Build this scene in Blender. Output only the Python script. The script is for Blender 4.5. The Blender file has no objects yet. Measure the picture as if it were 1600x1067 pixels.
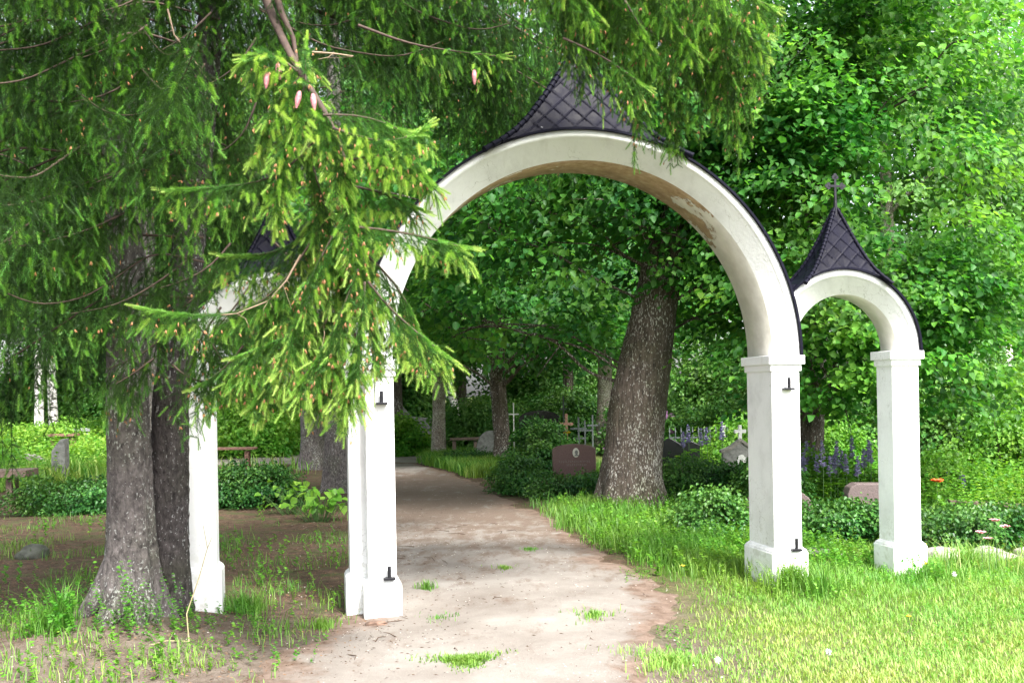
import bpy, math, random
import numpy as np
from mathutils import Vector, Matrix

SC = bpy.context.scene
COL = SC.collection
R = math.radians
rs = np.random.RandomState(7)
rnd = random.Random(11)

# ------------------------------------------------------------ camera
EYE = 1.6; FPX = 1600.0; HOR = 615.0; ROLL = R(1.0)
cr, sr = math.cos(ROLL), math.sin(ROLL)
cam_d = bpy.data.cameras.new('camera'); cam = bpy.data.objects.new('camera', cam_d); COL.objects.link(cam)
cam_d.sensor_width = 36; cam_d.lens = 36.0 * FPX / 1600; cam_d.shift_y = (HOR - 533.5) / 1600
cam_d.clip_start = 0.05; cam_d.clip_end = 600
cam.matrix_world = Matrix(((cr, sr, 0, 0), (0, 0, -1, 0), (-sr, cr, 0, EYE), (0, 0, 0, 1)))
SC.camera = cam

def W(px, py, Y):
    a = (px - 800) / FPX * Y; b = (HOR - py) / FPX * Y
    return np.array((a * cr + b * sr, Y, EYE - a * sr + b * cr))

# ------------------------------------------------------------ world, sun, exposure
SUN_EL, SUN_AZ = R(50), R(150)          # azimuth clockwise from +Y: behind the camera, to its right
wd = bpy.data.worlds.new('World'); SC.world = wd; wd.use_nodes = True
nt = wd.node_tree; nt.nodes.clear()
sky = nt.nodes.new('ShaderNodeTexSky'); sky.sky_type = 'NISHITA'; sky.sun_disc = False
sky.sun_elevation = SUN_EL; sky.sun_rotation = SUN_AZ
sky.air_density = 1.0; sky.dust_density = 4.0; sky.ozone_density = 1.0
hs = nt.nodes.new('ShaderNodeHueSaturation'); hs.inputs['Saturation'].default_value = 0.35
bgn = nt.nodes.new('ShaderNodeBackground'); bgn.inputs['Strength'].default_value = 0.15
wo = nt.nodes.new('ShaderNodeOutputWorld')
nt.links.new(sky.outputs[0], hs.inputs['Color']); nt.links.new(hs.outputs[0], bgn.inputs[0]); nt.links.new(bgn.outputs[0], wo.inputs[0])
sd = bpy.data.lights.new('sun', 'SUN'); sd.energy = 2.6; sd.angle = R(12); sd.color = (1.0, 0.96, 0.9)
so = bpy.data.objects.new('sun', sd); COL.objects.link(so)
sv = Vector((math.sin(SUN_AZ) * math.cos(SUN_EL), math.cos(SUN_AZ) * math.cos(SUN_EL), math.sin(SUN_EL)))
so.rotation_euler = sv.to_track_quat('Z', 'Y').to_euler()
vs = SC.view_settings; vs.view_transform = 'Standard'; vs.look = 'None'; vs.exposure = 1.85; vs.gamma = 1; vs.use_curve_mapping = False
cy = SC.cycles; cy.max_bounces = 6; cy.diffuse_bounces = 4; cy.glossy_bounces = 2; cy.transmission_bounces = 4
cy.use_denoising = True
try: cy.denoiser = 'OPENIMAGEDENOISE'; cy.denoising_prefilter = 'ACCURATE'
except Exception: pass

# ------------------------------------------------------------ numpy noise
def _h(ix, iy, iz, seed):
    n = (ix.astype(np.int64) * 374761393 + iy.astype(np.int64) * 668265263 + iz.astype(np.int64) * 2147483647 + seed * 974711) & 0xffffffff
    n = ((n ^ (n >> 13)) * 1274126177) & 0xffffffff
    n = n ^ (n >> 16)
    return (n & 0xffffff) / float(0xffffff)
def vnoise(P, seed=0):
    P = np.asarray(P, float); i = np.floor(P); f = P - i; f = f * f * (3 - 2 * f); i = i.astype(np.int64)
    x, y, z = i[..., 0], i[..., 1], i[..., 2]; fx, fy, fz = f[..., 0], f[..., 1], f[..., 2]
    def L(a, b, t): return a + (b - a) * t
    c = [[[_h(x + a, y + b, z + d, seed) for d in (0, 1)] for b in (0, 1)] for a in (0, 1)]
    return L(L(L(c[0][0][0], c[1][0][0], fx), L(c[0][1][0], c[1][1][0], fx), fy),
             L(L(c[0][0][1], c[1][0][1], fx), L(c[0][1][1], c[1][1][1], fx), fy), fz)
def fbm(P, seed=0, octs=4):
    P = np.asarray(P, float); s = 0; a = .5
    for k in range(octs): s = s + a * (vnoise(P * 2 ** k, seed + k) - .5) * 2; a *= .5
    return s

# ------------------------------------------------------------ object helpers
def tag(o, label=None, cat=None, group=None, kind=None):
    if label: o['label'] = label
    if cat: o['category'] = cat
    if group: o['group'] = group
    if kind: o['kind'] = kind
    return o
def empty(name, loc, label, cat, group=None):
    o = bpy.data.objects.new(name, None); COL.objects.link(o); o.location = loc; o.empty_display_size = .1
    return tag(o, label, cat, group)
def link(name, me, parent=None):
    o = bpy.data.objects.new(name, me); COL.objects.link(o)
    if parent is not None: o.parent = parent
    return o
def npmesh(name, V, F, mats, mi=None, tint=None, smooth=False):
    """V (n,3); F list of int arrays (m,k)."""
    me = bpy.data.meshes.new(name); V = np.ascontiguousarray(V, dtype=np.float32)
    F = [np.asarray(f, dtype=np.int32) for f in (F if isinstance(F, list) else [F]) if len(f)]
    me.vertices.add(len(V)); me.vertices.foreach_set('co', V.ravel())
    nl = sum(f.size for f in F); nf = sum(len(f) for f in F)
    me.loops.add(nl); me.polygons.add(nf)
    me.loops.foreach_set('vertex_index', np.concatenate([f.ravel() for f in F]))
    tot = np.concatenate([np.full(len(f), f.shape[1], np.int32) for f in F])
    st = np.concatenate(([0], np.cumsum(tot)[:-1])).astype(np.int32)
    me.polygons.foreach_set('loop_start', st)
    for m in (mats if isinstance(mats, (list, tuple)) else [mats]): me.materials.append(m)
    if mi is not None: me.polygons.foreach_set('material_index', np.asarray(mi, np.int32))
    if smooth: me.polygons.foreach_set('use_smooth', np.ones(nf, bool))
    me.update(calc_edges=True)
    if tint is not None:
        at = me.attributes.new('tint', 'FLOAT', 'POINT'); at.data.foreach_set('value', np.asarray(tint, np.float32))
    me.validate()
    return me

class MB:
    """collects simple solids into one mesh"""
    def __init__(s): s.v = []; s.f = []; s.m = []; s.n = 0; s.sm = []
    def add(s, vs, fs, m=0, sm=False):
        s.v += [tuple(map(float, p)) for p in vs]
        for f in fs: s.f.append([i + s.n for i in f]); s.m.append(m); s.sm.append(sm)
        s.n += len(vs)
    def box(s, c, d, m=0, rz=0, taper=1.0, rx=0, ry=0):
        M = Matrix.Translation(c) @ Matrix.Rotation(rz, 4, 'Z') @ Matrix.Rotation(ry, 4, 'Y') @ Matrix.Rotation(rx, 4, 'X')
        vs = []
        for z in (-.5, .5):
            k = 1 if z < 0 else taper
            for x, y in ((-.5, -.5), (.5, -.5), (.5, .5), (-.5, .5)): vs.append(M @ Vector((x * d[0] * k, y * d[1] * k, z * d[2])))
        s.add(vs, [(3, 2, 1, 0), (4, 5, 6, 7), (0, 1, 5, 4), (1, 2, 6, 5), (2, 3, 7, 6), (3, 0, 4, 7)], m)
    def tube(s, pts, rad, seg=8, m=0, cap=True):
        pts = [Vector(p) for p in pts]; n = len(pts); rad = rad if hasattr(rad, '__len__') else [rad] * n
        vs = []; a = None
        for i, p in enumerate(pts):
            t = (pts[min(i + 1, n - 1)] - pts[max(i - 1, 0)]).normalized()
            if a is None: a = t.orthogonal().normalized()
            a = (a - t * a.dot(t)).normalized(); b = t.cross(a)
            for k in range(seg):
                an = 2 * math.pi * k / seg; vs.append(p + (a * math.cos(an) + b * math.sin(an)) * rad[i])
        fs = [(i * seg + k, i * seg + (k + 1) % seg, (i + 1) * seg + (k + 1) % seg, (i + 1) * seg + k) for i in range(n - 1) for k in range(seg)]
        s.add(vs, fs, m, True)
        if cap: s.add(vs[:seg], [tuple(range(seg))[::-1]], m); s.add(vs[-seg:], [tuple(range(seg))], m)
    def prism(s, poly, fn, d0, d1, m=0):
        """poly of (a,b); fn(a,b,d) -> xyz"""
        n = len(poly); vs = [fn(a, b, d0) for a, b in poly] + [fn(a, b, d1) for a, b in poly]
        s.add(vs, [tuple(range(n)), tuple(range(n, 2 * n))[::-1]] + [(i, i + n, (i + 1) % n + n, (i + 1) % n) for i in range(n)], m)
    def build(s, name, mats, parent=None, bevel=0):
        me = bpy.data.meshes.new(name); me.from_pydata(s.v, [], s.f)
        for m in (mats if isinstance(mats, (list, tuple)) else [mats]): me.materials.append(m)
        me.polygons.foreach_set('material_index', s.m); me.polygons.foreach_set('use_smooth', s.sm); me.update()
        import bmesh
        b = bmesh.new(); b.from_mesh(me); bmesh.ops.recalc_face_normals(b, faces=b.faces[:]); b.to_mesh(me); b.free()
        o = link(name, me, parent)
        if bevel:
            md = o.modifiers.new('bevel', 'BEVEL'); md.width = bevel; md.segments = 2; md.limit_method = 'ANGLE'; md.angle_limit = R(35)
        return o

# ------------------------------------------------------------ materials
def newmat(name):
    m = bpy.data.materials.new(name); m.use_nodes = True; t = m.node_tree; t.nodes.clear()
    out = t.nodes.new('ShaderNodeOutputMaterial'); p = t.nodes.new('ShaderNodeBsdfPrincipled'); t.links.new(p.outputs[0], out.inputs[0])
    return m, t, p, out
def nd(t, typ, **kw):
    n = t.nodes.new(typ)
    for k, v in kw.items():
        if k in n.inputs: n.inputs[k].default_value = v
        else: setattr(n, k, v)
    return n
def ramp(t, fac, stops):
    r = t.nodes.new('ShaderNodeValToRGB'); e = r.color_ramp.elements
    while len(e) > 1: e.remove(e[-1])
    e[0].position = stops[0][0]; e[0].color = (*stops[0][1], 1)
    for p, c in stops[1:]:
        x = e.new(p); x.color = (*c, 1)
    t.links.new(fac, r.inputs[0]); return r
def coord(t, scale=(1, 1, 1), kind='Object'):
    tc = t.nodes.new('ShaderNodeTexCoord'); mp = t.nodes.new('ShaderNodeMapping'); mp.inputs['Scale'].default_value = scale
    t.links.new(tc.outputs[kind], mp.inputs[0]); return mp.outputs[0]
def noise(t, co, scale, detail=5, rough=.6, dist=0):
    n = nd(t, 'ShaderNodeTexNoise'); n.inputs['Scale'].default_value = scale; n.inputs['Detail'].default_value = detail
    n.inputs['Roughness'].default_value = rough; n.inputs['Distortion'].default_value = dist
    t.links.new(co, n.inputs['Vector']); return n.outputs['Fac']
def mixc(t, fac, a, b, mode='MIX'):
    m = t.nodes.new('ShaderNodeMix'); m.data_type = 'RGBA'; m.blend_type = mode
    if isinstance(fac, (int, float)): m.inputs[0].default_value = fac
    else: t.links.new(fac, m.inputs[0])
    for i, c in ((6, a), (7, b)):
        if isinstance(c, tuple): m.inputs[i].default_value = (*c, 1)
        else: t.links.new(c, m.inputs[i])
    return m.outputs[2]
def mathn(t, op, a, b=None):
    m = t.nodes.new('ShaderNodeMath'); m.operation = op
    for i, c in ((0, a), (1, b)):
        if c is None: continue
        if isinstance(c, (int, float)): m.inputs[i].default_value = c
        else: t.links.new(c, m.inputs[i])
    return m.outputs[0]
def bump(t, p, h, strength=.5, dist=.01):
    b = t.nodes.new('ShaderNodeBump'); b.inputs['Strength'].default_value = strength; b.inputs['Distance'].default_value = dist
    t.links.new(h, b.inputs['Height']); t.links.new(b.outputs[0], p.inputs['Normal'])
def plain(name, col, rough=.6, metal=0, var=.25, scale=30, bmp=.2, spec=.5):
    m, t, p, o = newmat(name); co = coord(t); n = noise(t, co, scale)
    c = ramp(t, n, [(.3, tuple(x * (1 - var) for x in col)), (.7, tuple(min(1, x * (1 + var)) for x in col))])
    t.links.new(c.outputs[0], p.inputs['Base Color']); p.inputs['Roughness'].default_value = rough; p.inputs['Metallic'].default_value = metal
    p.inputs['Specular IOR Level'].default_value = spec
    if bmp: bump(t, p, n, bmp)
    return m
def leafmat(name, stops, trans=.35, rough=.5, hue=True, tk=1.6, spec=.35):
    """tint attribute 0..1 -> leaf colour; part of the light comes through the leaf"""
    m, t, p, o = newmat(name); at = t.nodes.new('ShaderNodeAttribute'); at.attribute_name = 'tint'
    c = ramp(t, at.outputs['Fac'], stops).outputs[0]
    if hue:
        n = noise(t, coord(t), .9, 3); hsn = t.nodes.new('ShaderNodeHueSaturation')
        v = mathn(t, 'MULTIPLY', mathn(t, 'SUBTRACT', n, .5), .12); t.links.new(mathn(t, 'ADD', v, .5), hsn.inputs['Hue']); t.links.new(c, hsn.inputs['Color']); c = hsn.outputs[0]
    t.links.new(c, p.inputs['Base Color']); p.inputs['Roughness'].default_value = rough; p.inputs['Specular IOR Level'].default_value = spec
    tr = t.nodes.new('ShaderNodeBsdfTranslucent'); t.links.new(mixc(t, 1.0, c, (tk, tk, tk * .5), 'MULTIPLY'), tr.inputs[0])
    mx = t.nodes.new('ShaderNodeMixShader'); mx.inputs[0].default_value = trans
    t.links.new(p.outputs[0], mx.inputs[1]); t.links.new(tr.outputs[0], mx.inputs[2]); t.links.new(mx.outputs[0], o.inputs[0])
    return m

def m_plaster():
    m, t, p, o = newmat('white_plaster'); co = coord(t)
    n = noise(t, co, 3, 8, .65); n2 = noise(t, co, 40, 4); n3 = noise(t, coord(t, (1, 1, .25)), 9, 5)
    c = ramp(t, n, [(.25, (.62, .625, .63)), (.5, (.80, .81, .82)), (.8, (.85, .86, .87))]).outputs[0]
    st = ramp(t, n3, [(.60, (0, 0, 0)), (.78, (1, 1, 1))]).outputs[0]
    c = mixc(t, mathn(t, 'MULTIPLY', st, .35), c, (.50, .50, .46))
    sp = ramp(t, n2, [(.68, (0, 0, 0)), (.72, (1, 1, 1))]).outputs[0]
    sz = t.nodes.new('ShaderNodeSeparateXYZ'); t.links.new(coord(t), sz.inputs[0])
    low = nd(t, 'ShaderNodeMapRange'); low.inputs['From Min'].default_value = .75; low.inputs['From Max'].default_value = .05; t.links.new(sz.outputs[2], low.inputs[0])
    c = mixc(t, mathn(t, 'MULTIPLY', sp, mathn(t, 'ADD', mathn(t, 'MULTIPLY', low.outputs[0], .8), .12)), c, (.22, .20, .17))
    n4 = noise(t, co, 12, 6, .7)
    gr = mathn(t, 'MULTIPLY', ramp(t, n4, [(.5, (0, 0, 0)), (.62, (1, 1, 1))]).outputs[0], mathn(t, 'MULTIPLY', low.outputs[0], .55))
    c = mixc(t, gr, c, (.36, .36, .28))
    vo = t.nodes.new('ShaderNodeTexVoronoi'); vo.feature = 'DISTANCE_TO_EDGE'; vo.inputs['Scale'].default_value = 2.6
    wv = t.nodes.new('ShaderNodeVectorMath'); wv.operation = 'ADD'; wn = t.nodes.new('ShaderNodeTexNoise'); wn.inputs['Scale'].default_value = 5; wn.inputs['Detail'].default_value = 6
    t.links.new(co, wn.inputs['Vector']); t.links.new(co, wv.inputs[0]); t.links.new(wn.outputs['Color'], wv.inputs[1]); t.links.new(wv.outputs[0], vo.inputs['Vector'])
    ck = mathn(t, 'MULTIPLY', ramp(t, vo.outputs['Distance'], [(.0, (1, 1, 1)), (.012, (0, 0, 0))]).outputs[0], ramp(t, noise(t, co, 1.6, 3), [(.50, (0, 0, 0)), (.58, (1, 1, 1))]).outputs[0])
    c = mixc(t, mathn(t, 'MULTIPLY', ck, .6), c, (.25, .24, .22))
    t.links.new(c, p.inputs['Base Color']); p.inputs['Roughness'].default_value = .85
    bump(t, p, n2, .35, .006); return m
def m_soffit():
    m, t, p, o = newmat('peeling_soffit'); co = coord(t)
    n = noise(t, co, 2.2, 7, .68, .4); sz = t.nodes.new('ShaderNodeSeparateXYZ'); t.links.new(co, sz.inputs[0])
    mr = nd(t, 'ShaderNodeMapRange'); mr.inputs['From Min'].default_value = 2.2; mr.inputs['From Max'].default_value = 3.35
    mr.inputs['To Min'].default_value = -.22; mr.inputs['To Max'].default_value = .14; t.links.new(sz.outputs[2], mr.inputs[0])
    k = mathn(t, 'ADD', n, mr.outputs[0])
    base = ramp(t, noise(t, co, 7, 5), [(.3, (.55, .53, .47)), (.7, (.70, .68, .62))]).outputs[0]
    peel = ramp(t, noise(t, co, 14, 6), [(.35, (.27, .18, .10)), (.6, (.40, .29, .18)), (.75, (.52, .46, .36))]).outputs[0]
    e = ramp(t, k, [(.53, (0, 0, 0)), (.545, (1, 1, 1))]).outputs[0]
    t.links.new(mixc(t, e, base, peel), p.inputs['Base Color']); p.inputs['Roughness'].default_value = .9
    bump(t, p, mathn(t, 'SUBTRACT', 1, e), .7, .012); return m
def m_tin():
    m, t, p, o = newmat('black_tin'); co = coord(t); n = noise(t, co, 6, 6, .7)
    c = ramp(t, n, [(.3, (.004, .004, .009)), (.6, (.008, .008, .017)), (.8, (.022, .022, .036))]).outputs[0]
    n2 = noise(t, co, 11, 5, .7); w = ramp(t, n2, [(.70, (0, 0, 0)), (.73, (1, 1, 1))]).outputs[0]
    t.links.new(mixc(t, w, c, (.32, .32, .34)), p.inputs['Base Color'])
    t.links.new(ramp(t, n, [(.3, (.36, .36, .36)), (.7, (.6, .6, .6))]).outputs[0], p.inputs['Roughness'])
    p.inputs['Specular IOR Level'].default_value = .07
    bump(t, p, noise(t, co, 14, 3), .3, .01); return m
def m_bark(name, a, b, lich, amt=.62, sc=(1, 1, .28), s=16, rough=.9, lz=.7):
    m, t, p, o = newmat(name); co = coord(t, sc); co2 = coord(t, (1, 1, lz))
    n = noise(t, co, s, 8, .7, .3)
    c = ramp(t, n, [(.3, a), (.62, b)]).outputs[0]
    sp = mathn(t, 'ADD', mathn(t, 'MULTIPLY', noise(t, co2, 55, 4, .6), .72), mathn(t, 'MULTIPLY', noise(t, co2, 2.3, 3), .28))
    c = mixc(t, ramp(t, sp, [(amt - .03, (0, 0, 0)), (amt, (1, 1, 1))]).outputs[0], c, lich)
    big = ramp(t, noise(t, coord(t), 1.7, 3), [(.45, (1, 1, 1)), (.7, (.72, .80, .62))]).outputs[0]
    t.links.new(mixc(t, 1.0, c, big, 'MULTIPLY'), p.inputs['Base Color']); p.inputs['Roughness'].default_value = rough
    p.inputs['Specular IOR Level'].default_value = .2
    bump(t, p, n, 1.0, .05); return m
def m_birch():
    m, t, p, o = newmat('birch_bark'); n = noise(t, coord(t, (1.2, 1.2, 2.4)), 4, 6, .7)
    c = ramp(t, n, [(.50, (.72, .70, .68)), (.56, (.05, .045, .04))]).outputs[0]
    t.links.new(c, p.inputs['Base Color']); p.inputs['Roughness'].default_value = .8; return m
def m_ground():
    m, t, p, o = newmat('forest_soil'); co = coord(t)
    n = noise(t, co, 1.3, 8, .7); f = noise(t, co, 42, 5, .7); mid = noise(t, co, 9, 6, .7)
    c = ramp(t, mid, [(.3, (.038, .026, .018)), (.5, (.078, .052, .037)), (.7, (.135, .092, .066))]).outputs[0]
    c = mixc(t, ramp(t, f, [(.55, (0, 0, 0)), (.66, (1, 1, 1))]).outputs[0], c, (.20, .12, .075))
    g = ramp(t, noise(t, co, 3.1, 6, .7), [(.50, (0, 0, 0)), (.60, (1, 1, 1))]).outputs[0]
    c = mixc(t, mathn(t, 'MULTIPLY', g, .6), c, (.055, .09, .025))
    # open sunny lawn to the right and the far grave plots are turf, the rest bare earth
    sx = t.nodes.new('ShaderNodeSeparateXYZ'); t.links.new(co, sx.inputs[0])
    k = mathn(t, 'ADD', sx.outputs[0], mathn(t, 'MULTIPLY', mathn(t, 'SUBTRACT', n, .5), 2.2))
    mr = nd(t, 'ShaderNodeMapRange'); mr.inputs['From Min'].default_value = .8; mr.inputs['From Max'].default_value = 1.7; t.links.new(k, mr.inputs[0])
    turf = ramp(t, f, [(.3, (.05, .075, .02)), (.7, (.16, .19, .06))]).outputs[0]
    c = mixc(t, mr.outputs[0], c, turf)
    near = nd(t, 'ShaderNodeMapRange'); near.inputs['From Min'].default_value = 8.2; near.inputs['From Max'].default_value = 6.0; t.links.new(mathn(t, 'ADD', sx.outputs[1], mathn(t, 'MULTIPLY', mathn(t, 'SUBTRACT', n, .5), 3.0)), near.inputs[0])
    sand = ramp(t, mid, [(.3, (.085, .062, .046)), (.7, (.20, .165, .14))]).outputs[0]
    c = mixc(t, mathn(t, 'MULTIPLY', near.outputs[0], mathn(t, 'SUBTRACT', 1, mathn(t, 'MULTIPLY', mr.outputs[0], .75))), c, sand)
    far = nd(t, 'ShaderNodeMapRange'); far.inputs['From Min'].default_value = 24; far.inputs['From Max'].default_value = 30; t.links.new(sx.outputs[1], far.inputs[0])
    c = mixc(t, far.outputs[0], c, turf)
    t.links.new(c, p.inputs['Base Color']); p.inputs['Roughness'].default_value = .95; p.inputs['Specular IOR Level'].default_value = .15
    bump(t, p, mathn(t, 'ADD', f, mid), .8, .02); return m
def m_path():
    m, t, p, o = newmat('sandy_path'); co = coord(t); n = noise(t, co, 1.1, 8, .68); f = noise(t, co, 60, 5, .75)
    n2 = noise(t, coord(t, (1, .45, 1)), 4.5, 7, .75)
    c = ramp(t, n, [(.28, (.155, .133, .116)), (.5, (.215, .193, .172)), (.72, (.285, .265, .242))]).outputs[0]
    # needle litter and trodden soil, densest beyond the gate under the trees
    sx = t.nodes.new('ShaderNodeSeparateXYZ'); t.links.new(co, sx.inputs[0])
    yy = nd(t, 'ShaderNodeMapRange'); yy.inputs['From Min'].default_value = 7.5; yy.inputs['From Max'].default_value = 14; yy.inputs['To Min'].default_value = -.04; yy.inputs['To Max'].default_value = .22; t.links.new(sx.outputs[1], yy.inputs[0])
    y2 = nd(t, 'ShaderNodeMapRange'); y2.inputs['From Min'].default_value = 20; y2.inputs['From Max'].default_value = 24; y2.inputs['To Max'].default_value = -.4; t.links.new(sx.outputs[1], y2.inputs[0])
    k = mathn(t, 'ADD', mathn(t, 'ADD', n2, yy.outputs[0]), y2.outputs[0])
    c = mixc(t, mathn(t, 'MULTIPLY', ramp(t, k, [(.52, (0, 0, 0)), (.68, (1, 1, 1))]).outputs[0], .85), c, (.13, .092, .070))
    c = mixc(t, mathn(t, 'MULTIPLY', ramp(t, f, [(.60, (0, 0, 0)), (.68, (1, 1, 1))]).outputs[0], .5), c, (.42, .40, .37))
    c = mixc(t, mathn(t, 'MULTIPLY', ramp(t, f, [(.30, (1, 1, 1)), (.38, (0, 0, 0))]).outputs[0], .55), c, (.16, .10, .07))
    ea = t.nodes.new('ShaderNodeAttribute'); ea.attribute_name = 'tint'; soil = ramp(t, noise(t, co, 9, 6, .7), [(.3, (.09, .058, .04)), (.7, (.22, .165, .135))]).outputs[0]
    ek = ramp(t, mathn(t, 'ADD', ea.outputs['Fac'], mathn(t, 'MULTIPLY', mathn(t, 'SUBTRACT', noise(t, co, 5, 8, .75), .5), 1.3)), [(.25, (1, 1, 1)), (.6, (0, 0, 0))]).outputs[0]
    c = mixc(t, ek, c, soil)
    t.links.new(c, p.inputs['Base Color']); p.inputs['Roughness'].default_value = .95; p.inputs['Specular IOR Level'].default_value = .15
    bump(t, p, f, .7, .012); return m

M = {}
M['plaster'] = m_plaster(); M['soffit'] = m_soffit(); M['tin'] = m_tin()
M['iron'] = plain('black_iron', (.02, .02, .025), .5, .6)
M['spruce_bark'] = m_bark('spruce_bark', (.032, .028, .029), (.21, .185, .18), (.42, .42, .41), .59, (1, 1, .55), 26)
M['shaded_spruce_bark'] = m_bark('shaded_spruce_bark', (.014, .012, .013), (.11, .095, .095), (.34, .34, .34), .605, (1, 1, .55), 26)  # spruce bark darkened in colour, painting in the second trunk's shade
M['linden_bark'] = m_bark('linden_bark', (.022, .017, .015), (.15, .12, .10), (.50, .48, .45), .578, (1, 1, .16), 24, lz=.38)
M['grey_bark'] = m_bark('grey_bark', (.10, .08, .065), (.28, .23, .19), (.55, .53, .48), .55, (1, 1, .5), 18)
M['birch'] = m_birch()
M['twig'] = plain('brown_twig', (.07, .045, .035), .8, 0, .4)
M['twig_pale'] = plain('pale_dead_twig', (.26, .19, .13), .8, 0, .4)
M['ground'] = m_ground(); M['path'] = m_path()
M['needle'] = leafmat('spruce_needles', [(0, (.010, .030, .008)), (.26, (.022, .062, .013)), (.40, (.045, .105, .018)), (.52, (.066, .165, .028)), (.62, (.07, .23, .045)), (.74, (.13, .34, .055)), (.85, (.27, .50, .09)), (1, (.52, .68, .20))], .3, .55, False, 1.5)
M['maple'] = leafmat('maple_leaves', [(0, (.025, .095, .018)), (.5, (.055, .19, .028)), (1, (.15, .36, .05))], .48)
M['linden'] = leafmat('linden_leaves', [(0, (.02, .085, .022)), (.5, (.042, .155, .03)), (1, (.11, .29, .045))], .48)
M['far'] = leafmat('far_leaves', [(0, (.04, .12, .03)), (.5, (.085, .21, .05)), (1, (.19, .36, .10))], .48)
M['hedge'] = leafmat('hedge_leaves', [(0, (.018, .07, .016)), (.5, (.045, .14, .028)), (1, (.12, .27, .05))], .3, .4)
M['bright'] = leafmat('bright_shrub_leaves', [(0, (.06, .18, .02)), (.5, (.12, .30, .03)), (1, (.26, .45, .07))], .4)
M['grass'] = leafmat('grass_blades', [(0, (.035, .10, .015)), (.45, (.10, .24, .03)), (.75, (.22, .38, .07)), (1, (.42, .46, .17))], .35)
M['cone'] = plain('pink_cone', (.50, .20, .22), .6, 0, .3, 60, .8)
M['bud'] = plain('orange_bud', (.33, .15, .065), .7, 0, .35, 90, .3)
M['red_granite'] = plain('red_granite', (.15, .082, .078), .4, 0, .55, 120, .1)
M['pink_stone'] = plain('rough_pink_stone', (.105, .078, .075), .75, 0, .3, 60, .5)
M['grey_stone'] = plain('grey_stone', (.22, .22, .21), .85, 0, .4, 14, .6)
M['pale_stone'] = plain('pale_stone', (.24, .225, .20), .85, 0, .25, 20, .5)
M['black_stone'] = plain('polished_black_stone', (.02, .022, .022), .15, 0, .4, 60, .05)
M['white_paint'] = plain('white_paint', (.74, .74, .72), .5, 0, .08, 10, .1)
M['silver_paint'] = plain('silver_paint', (.10, .115, .12), .45, .3, .2, 20, .1)
M['old_wood'] = plain('weathered_wood', (.14, .10, .08), .85, 0, .4, 25, .5)
M['red_wood'] = plain('painted_brown_wood', (.20, .11, .08), .7, 0, .3, 20, .3)
M['lupin'] = plain('lupin_violet', (.36, .32, .56), .7, 0, .4, 40, 0)
M['poppy'] = plain('orange_petal', (.80, .13, .03), .6, 0, .2, 40, 0)
M['yellow'] = plain('yellow_petal', (.75, .55, .03), .6, 0, .2, 40, 0)
M['pink'] = plain('pink_petal', (.65, .35, .38), .6, 0, .2, 40, 0)
M['white_fluff'] = plain('white_petal', (.75, .75, .72), .7, 0, .1, 40, 0)
M['lilac'] = plain('lilac_blossom', (.34, .16, .34), .7, 0, .3, 40, 0)
M['stem'] = plain('green_stem', (.06, .13, .03), .6, 0, .3, 30, 0)
M['enamel'] = plain('portrait_enamel', (.70, .68, .60), .3, 0, .1, 10, 0)

# ------------------------------------------------------------ terrain
def gz(x, y):
    x = np.asarray(x, float); y = np.asarray(y, float)
    P = np.stack([x * .45, y * .45, x * 0], -1)
    z = .05 * fbm(P, 3, 3)
    z = z + .17 * np.exp(-((x + 2.85) ** 2 / .9 + (y - 6.8) ** 2 / .7))
    z = z + .05 * np.exp(-((x - 2.6) ** 2 / 3 + (y - 8.3) ** 2 / 3))
    z = z + .10 * np.exp(-((x - 1.6) ** 2 + (y - 14) ** 2) / 1.2)
    z = z - .03 * np.exp(-((x + 1.2) ** 2 / .8 + (y - 7.4) ** 2 / .4))
    z = z + .012 * np.clip(y - 34, 0, 60)
    return z
def gz1(x, y): return float(gz(np.array([x]), np.array([y]))[0])
def axis(a0, a1, fine0, fine1, df, dc):
    out = list(np.arange(fine0, fine1, df)); x = fine0; st = df
    while x > a0: st = min(st * 1.12, dc); x -= st; out.append(x)
    x = fine1; st = df
    while x < a1: st = min(st * 1.12, dc); x += st; out.append(x)
    return np.array(sorted(out))
xs = axis(-150, 150, -6, 7, .06, 8); ys = axis(-60, 260, 3, 18, .06, 8)
X, Y = np.meshgrid(xs, ys); Z = gz(X, Y)
Z = Z + np.where((np.abs(X) < 9) & (Y < 26), .012 * fbm(np.stack([X * 5, Y * 5, X * 0], -1), 9, 3), 0)
nx, ny = len(xs), len(ys); I = np.arange(nx * ny).reshape(ny, nx)
F = np.stack([I[:-1, :-1], I[:-1, 1:], I[1:, 1:], I[1:, :-1]], -1).reshape(-1, 4)
tag(link('ground', npmesh('ground', np.stack([X, Y, Z], -1).reshape(-1, 3), F, M['ground'], smooth=True)), kind='structure')

# path: boundary curves X_left(Y), X_right(Y)
PL = np.array([(2.0, -2.6), (4.5, -1.9), (5.6, -1.5), (6.8, -1.35), (7.7, -1.15), (9, -1.3), (13, -1.9), (18, -2.7), (22, -3.3), (24, -3.9)])
PR = np.array([(2.0, .7), (4.5, .62), (5.6, .75), (6.8, 1.0), (7.8, 1.2), (8.9, 1.05), (10.8, .66), (13.1, .40), (17.7, -.42), (21.6, -1.45), (24, -2.3)])
def path_l(y): return np.interp(y, PL[:, 0], PL[:, 1])
def path_r(y): return np.interp(y, PR[:, 0], PR[:, 1])
def in_path(x, y):
    """>0 inside, in metres"""
    d = np.minimum(x - path_l(y), path_r(y) - x)
    d = np.where(y > 24, -1, d)
    # bends left and meets the road that crosses behind the graves
    yc = 26.5 - .05 * (x + 3); c = np.minimum(2.2 - np.abs(y - yc), -1.6 - x * 1.0)
    return np.maximum(d, np.where(y > 22.5, c, -1))
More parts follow.
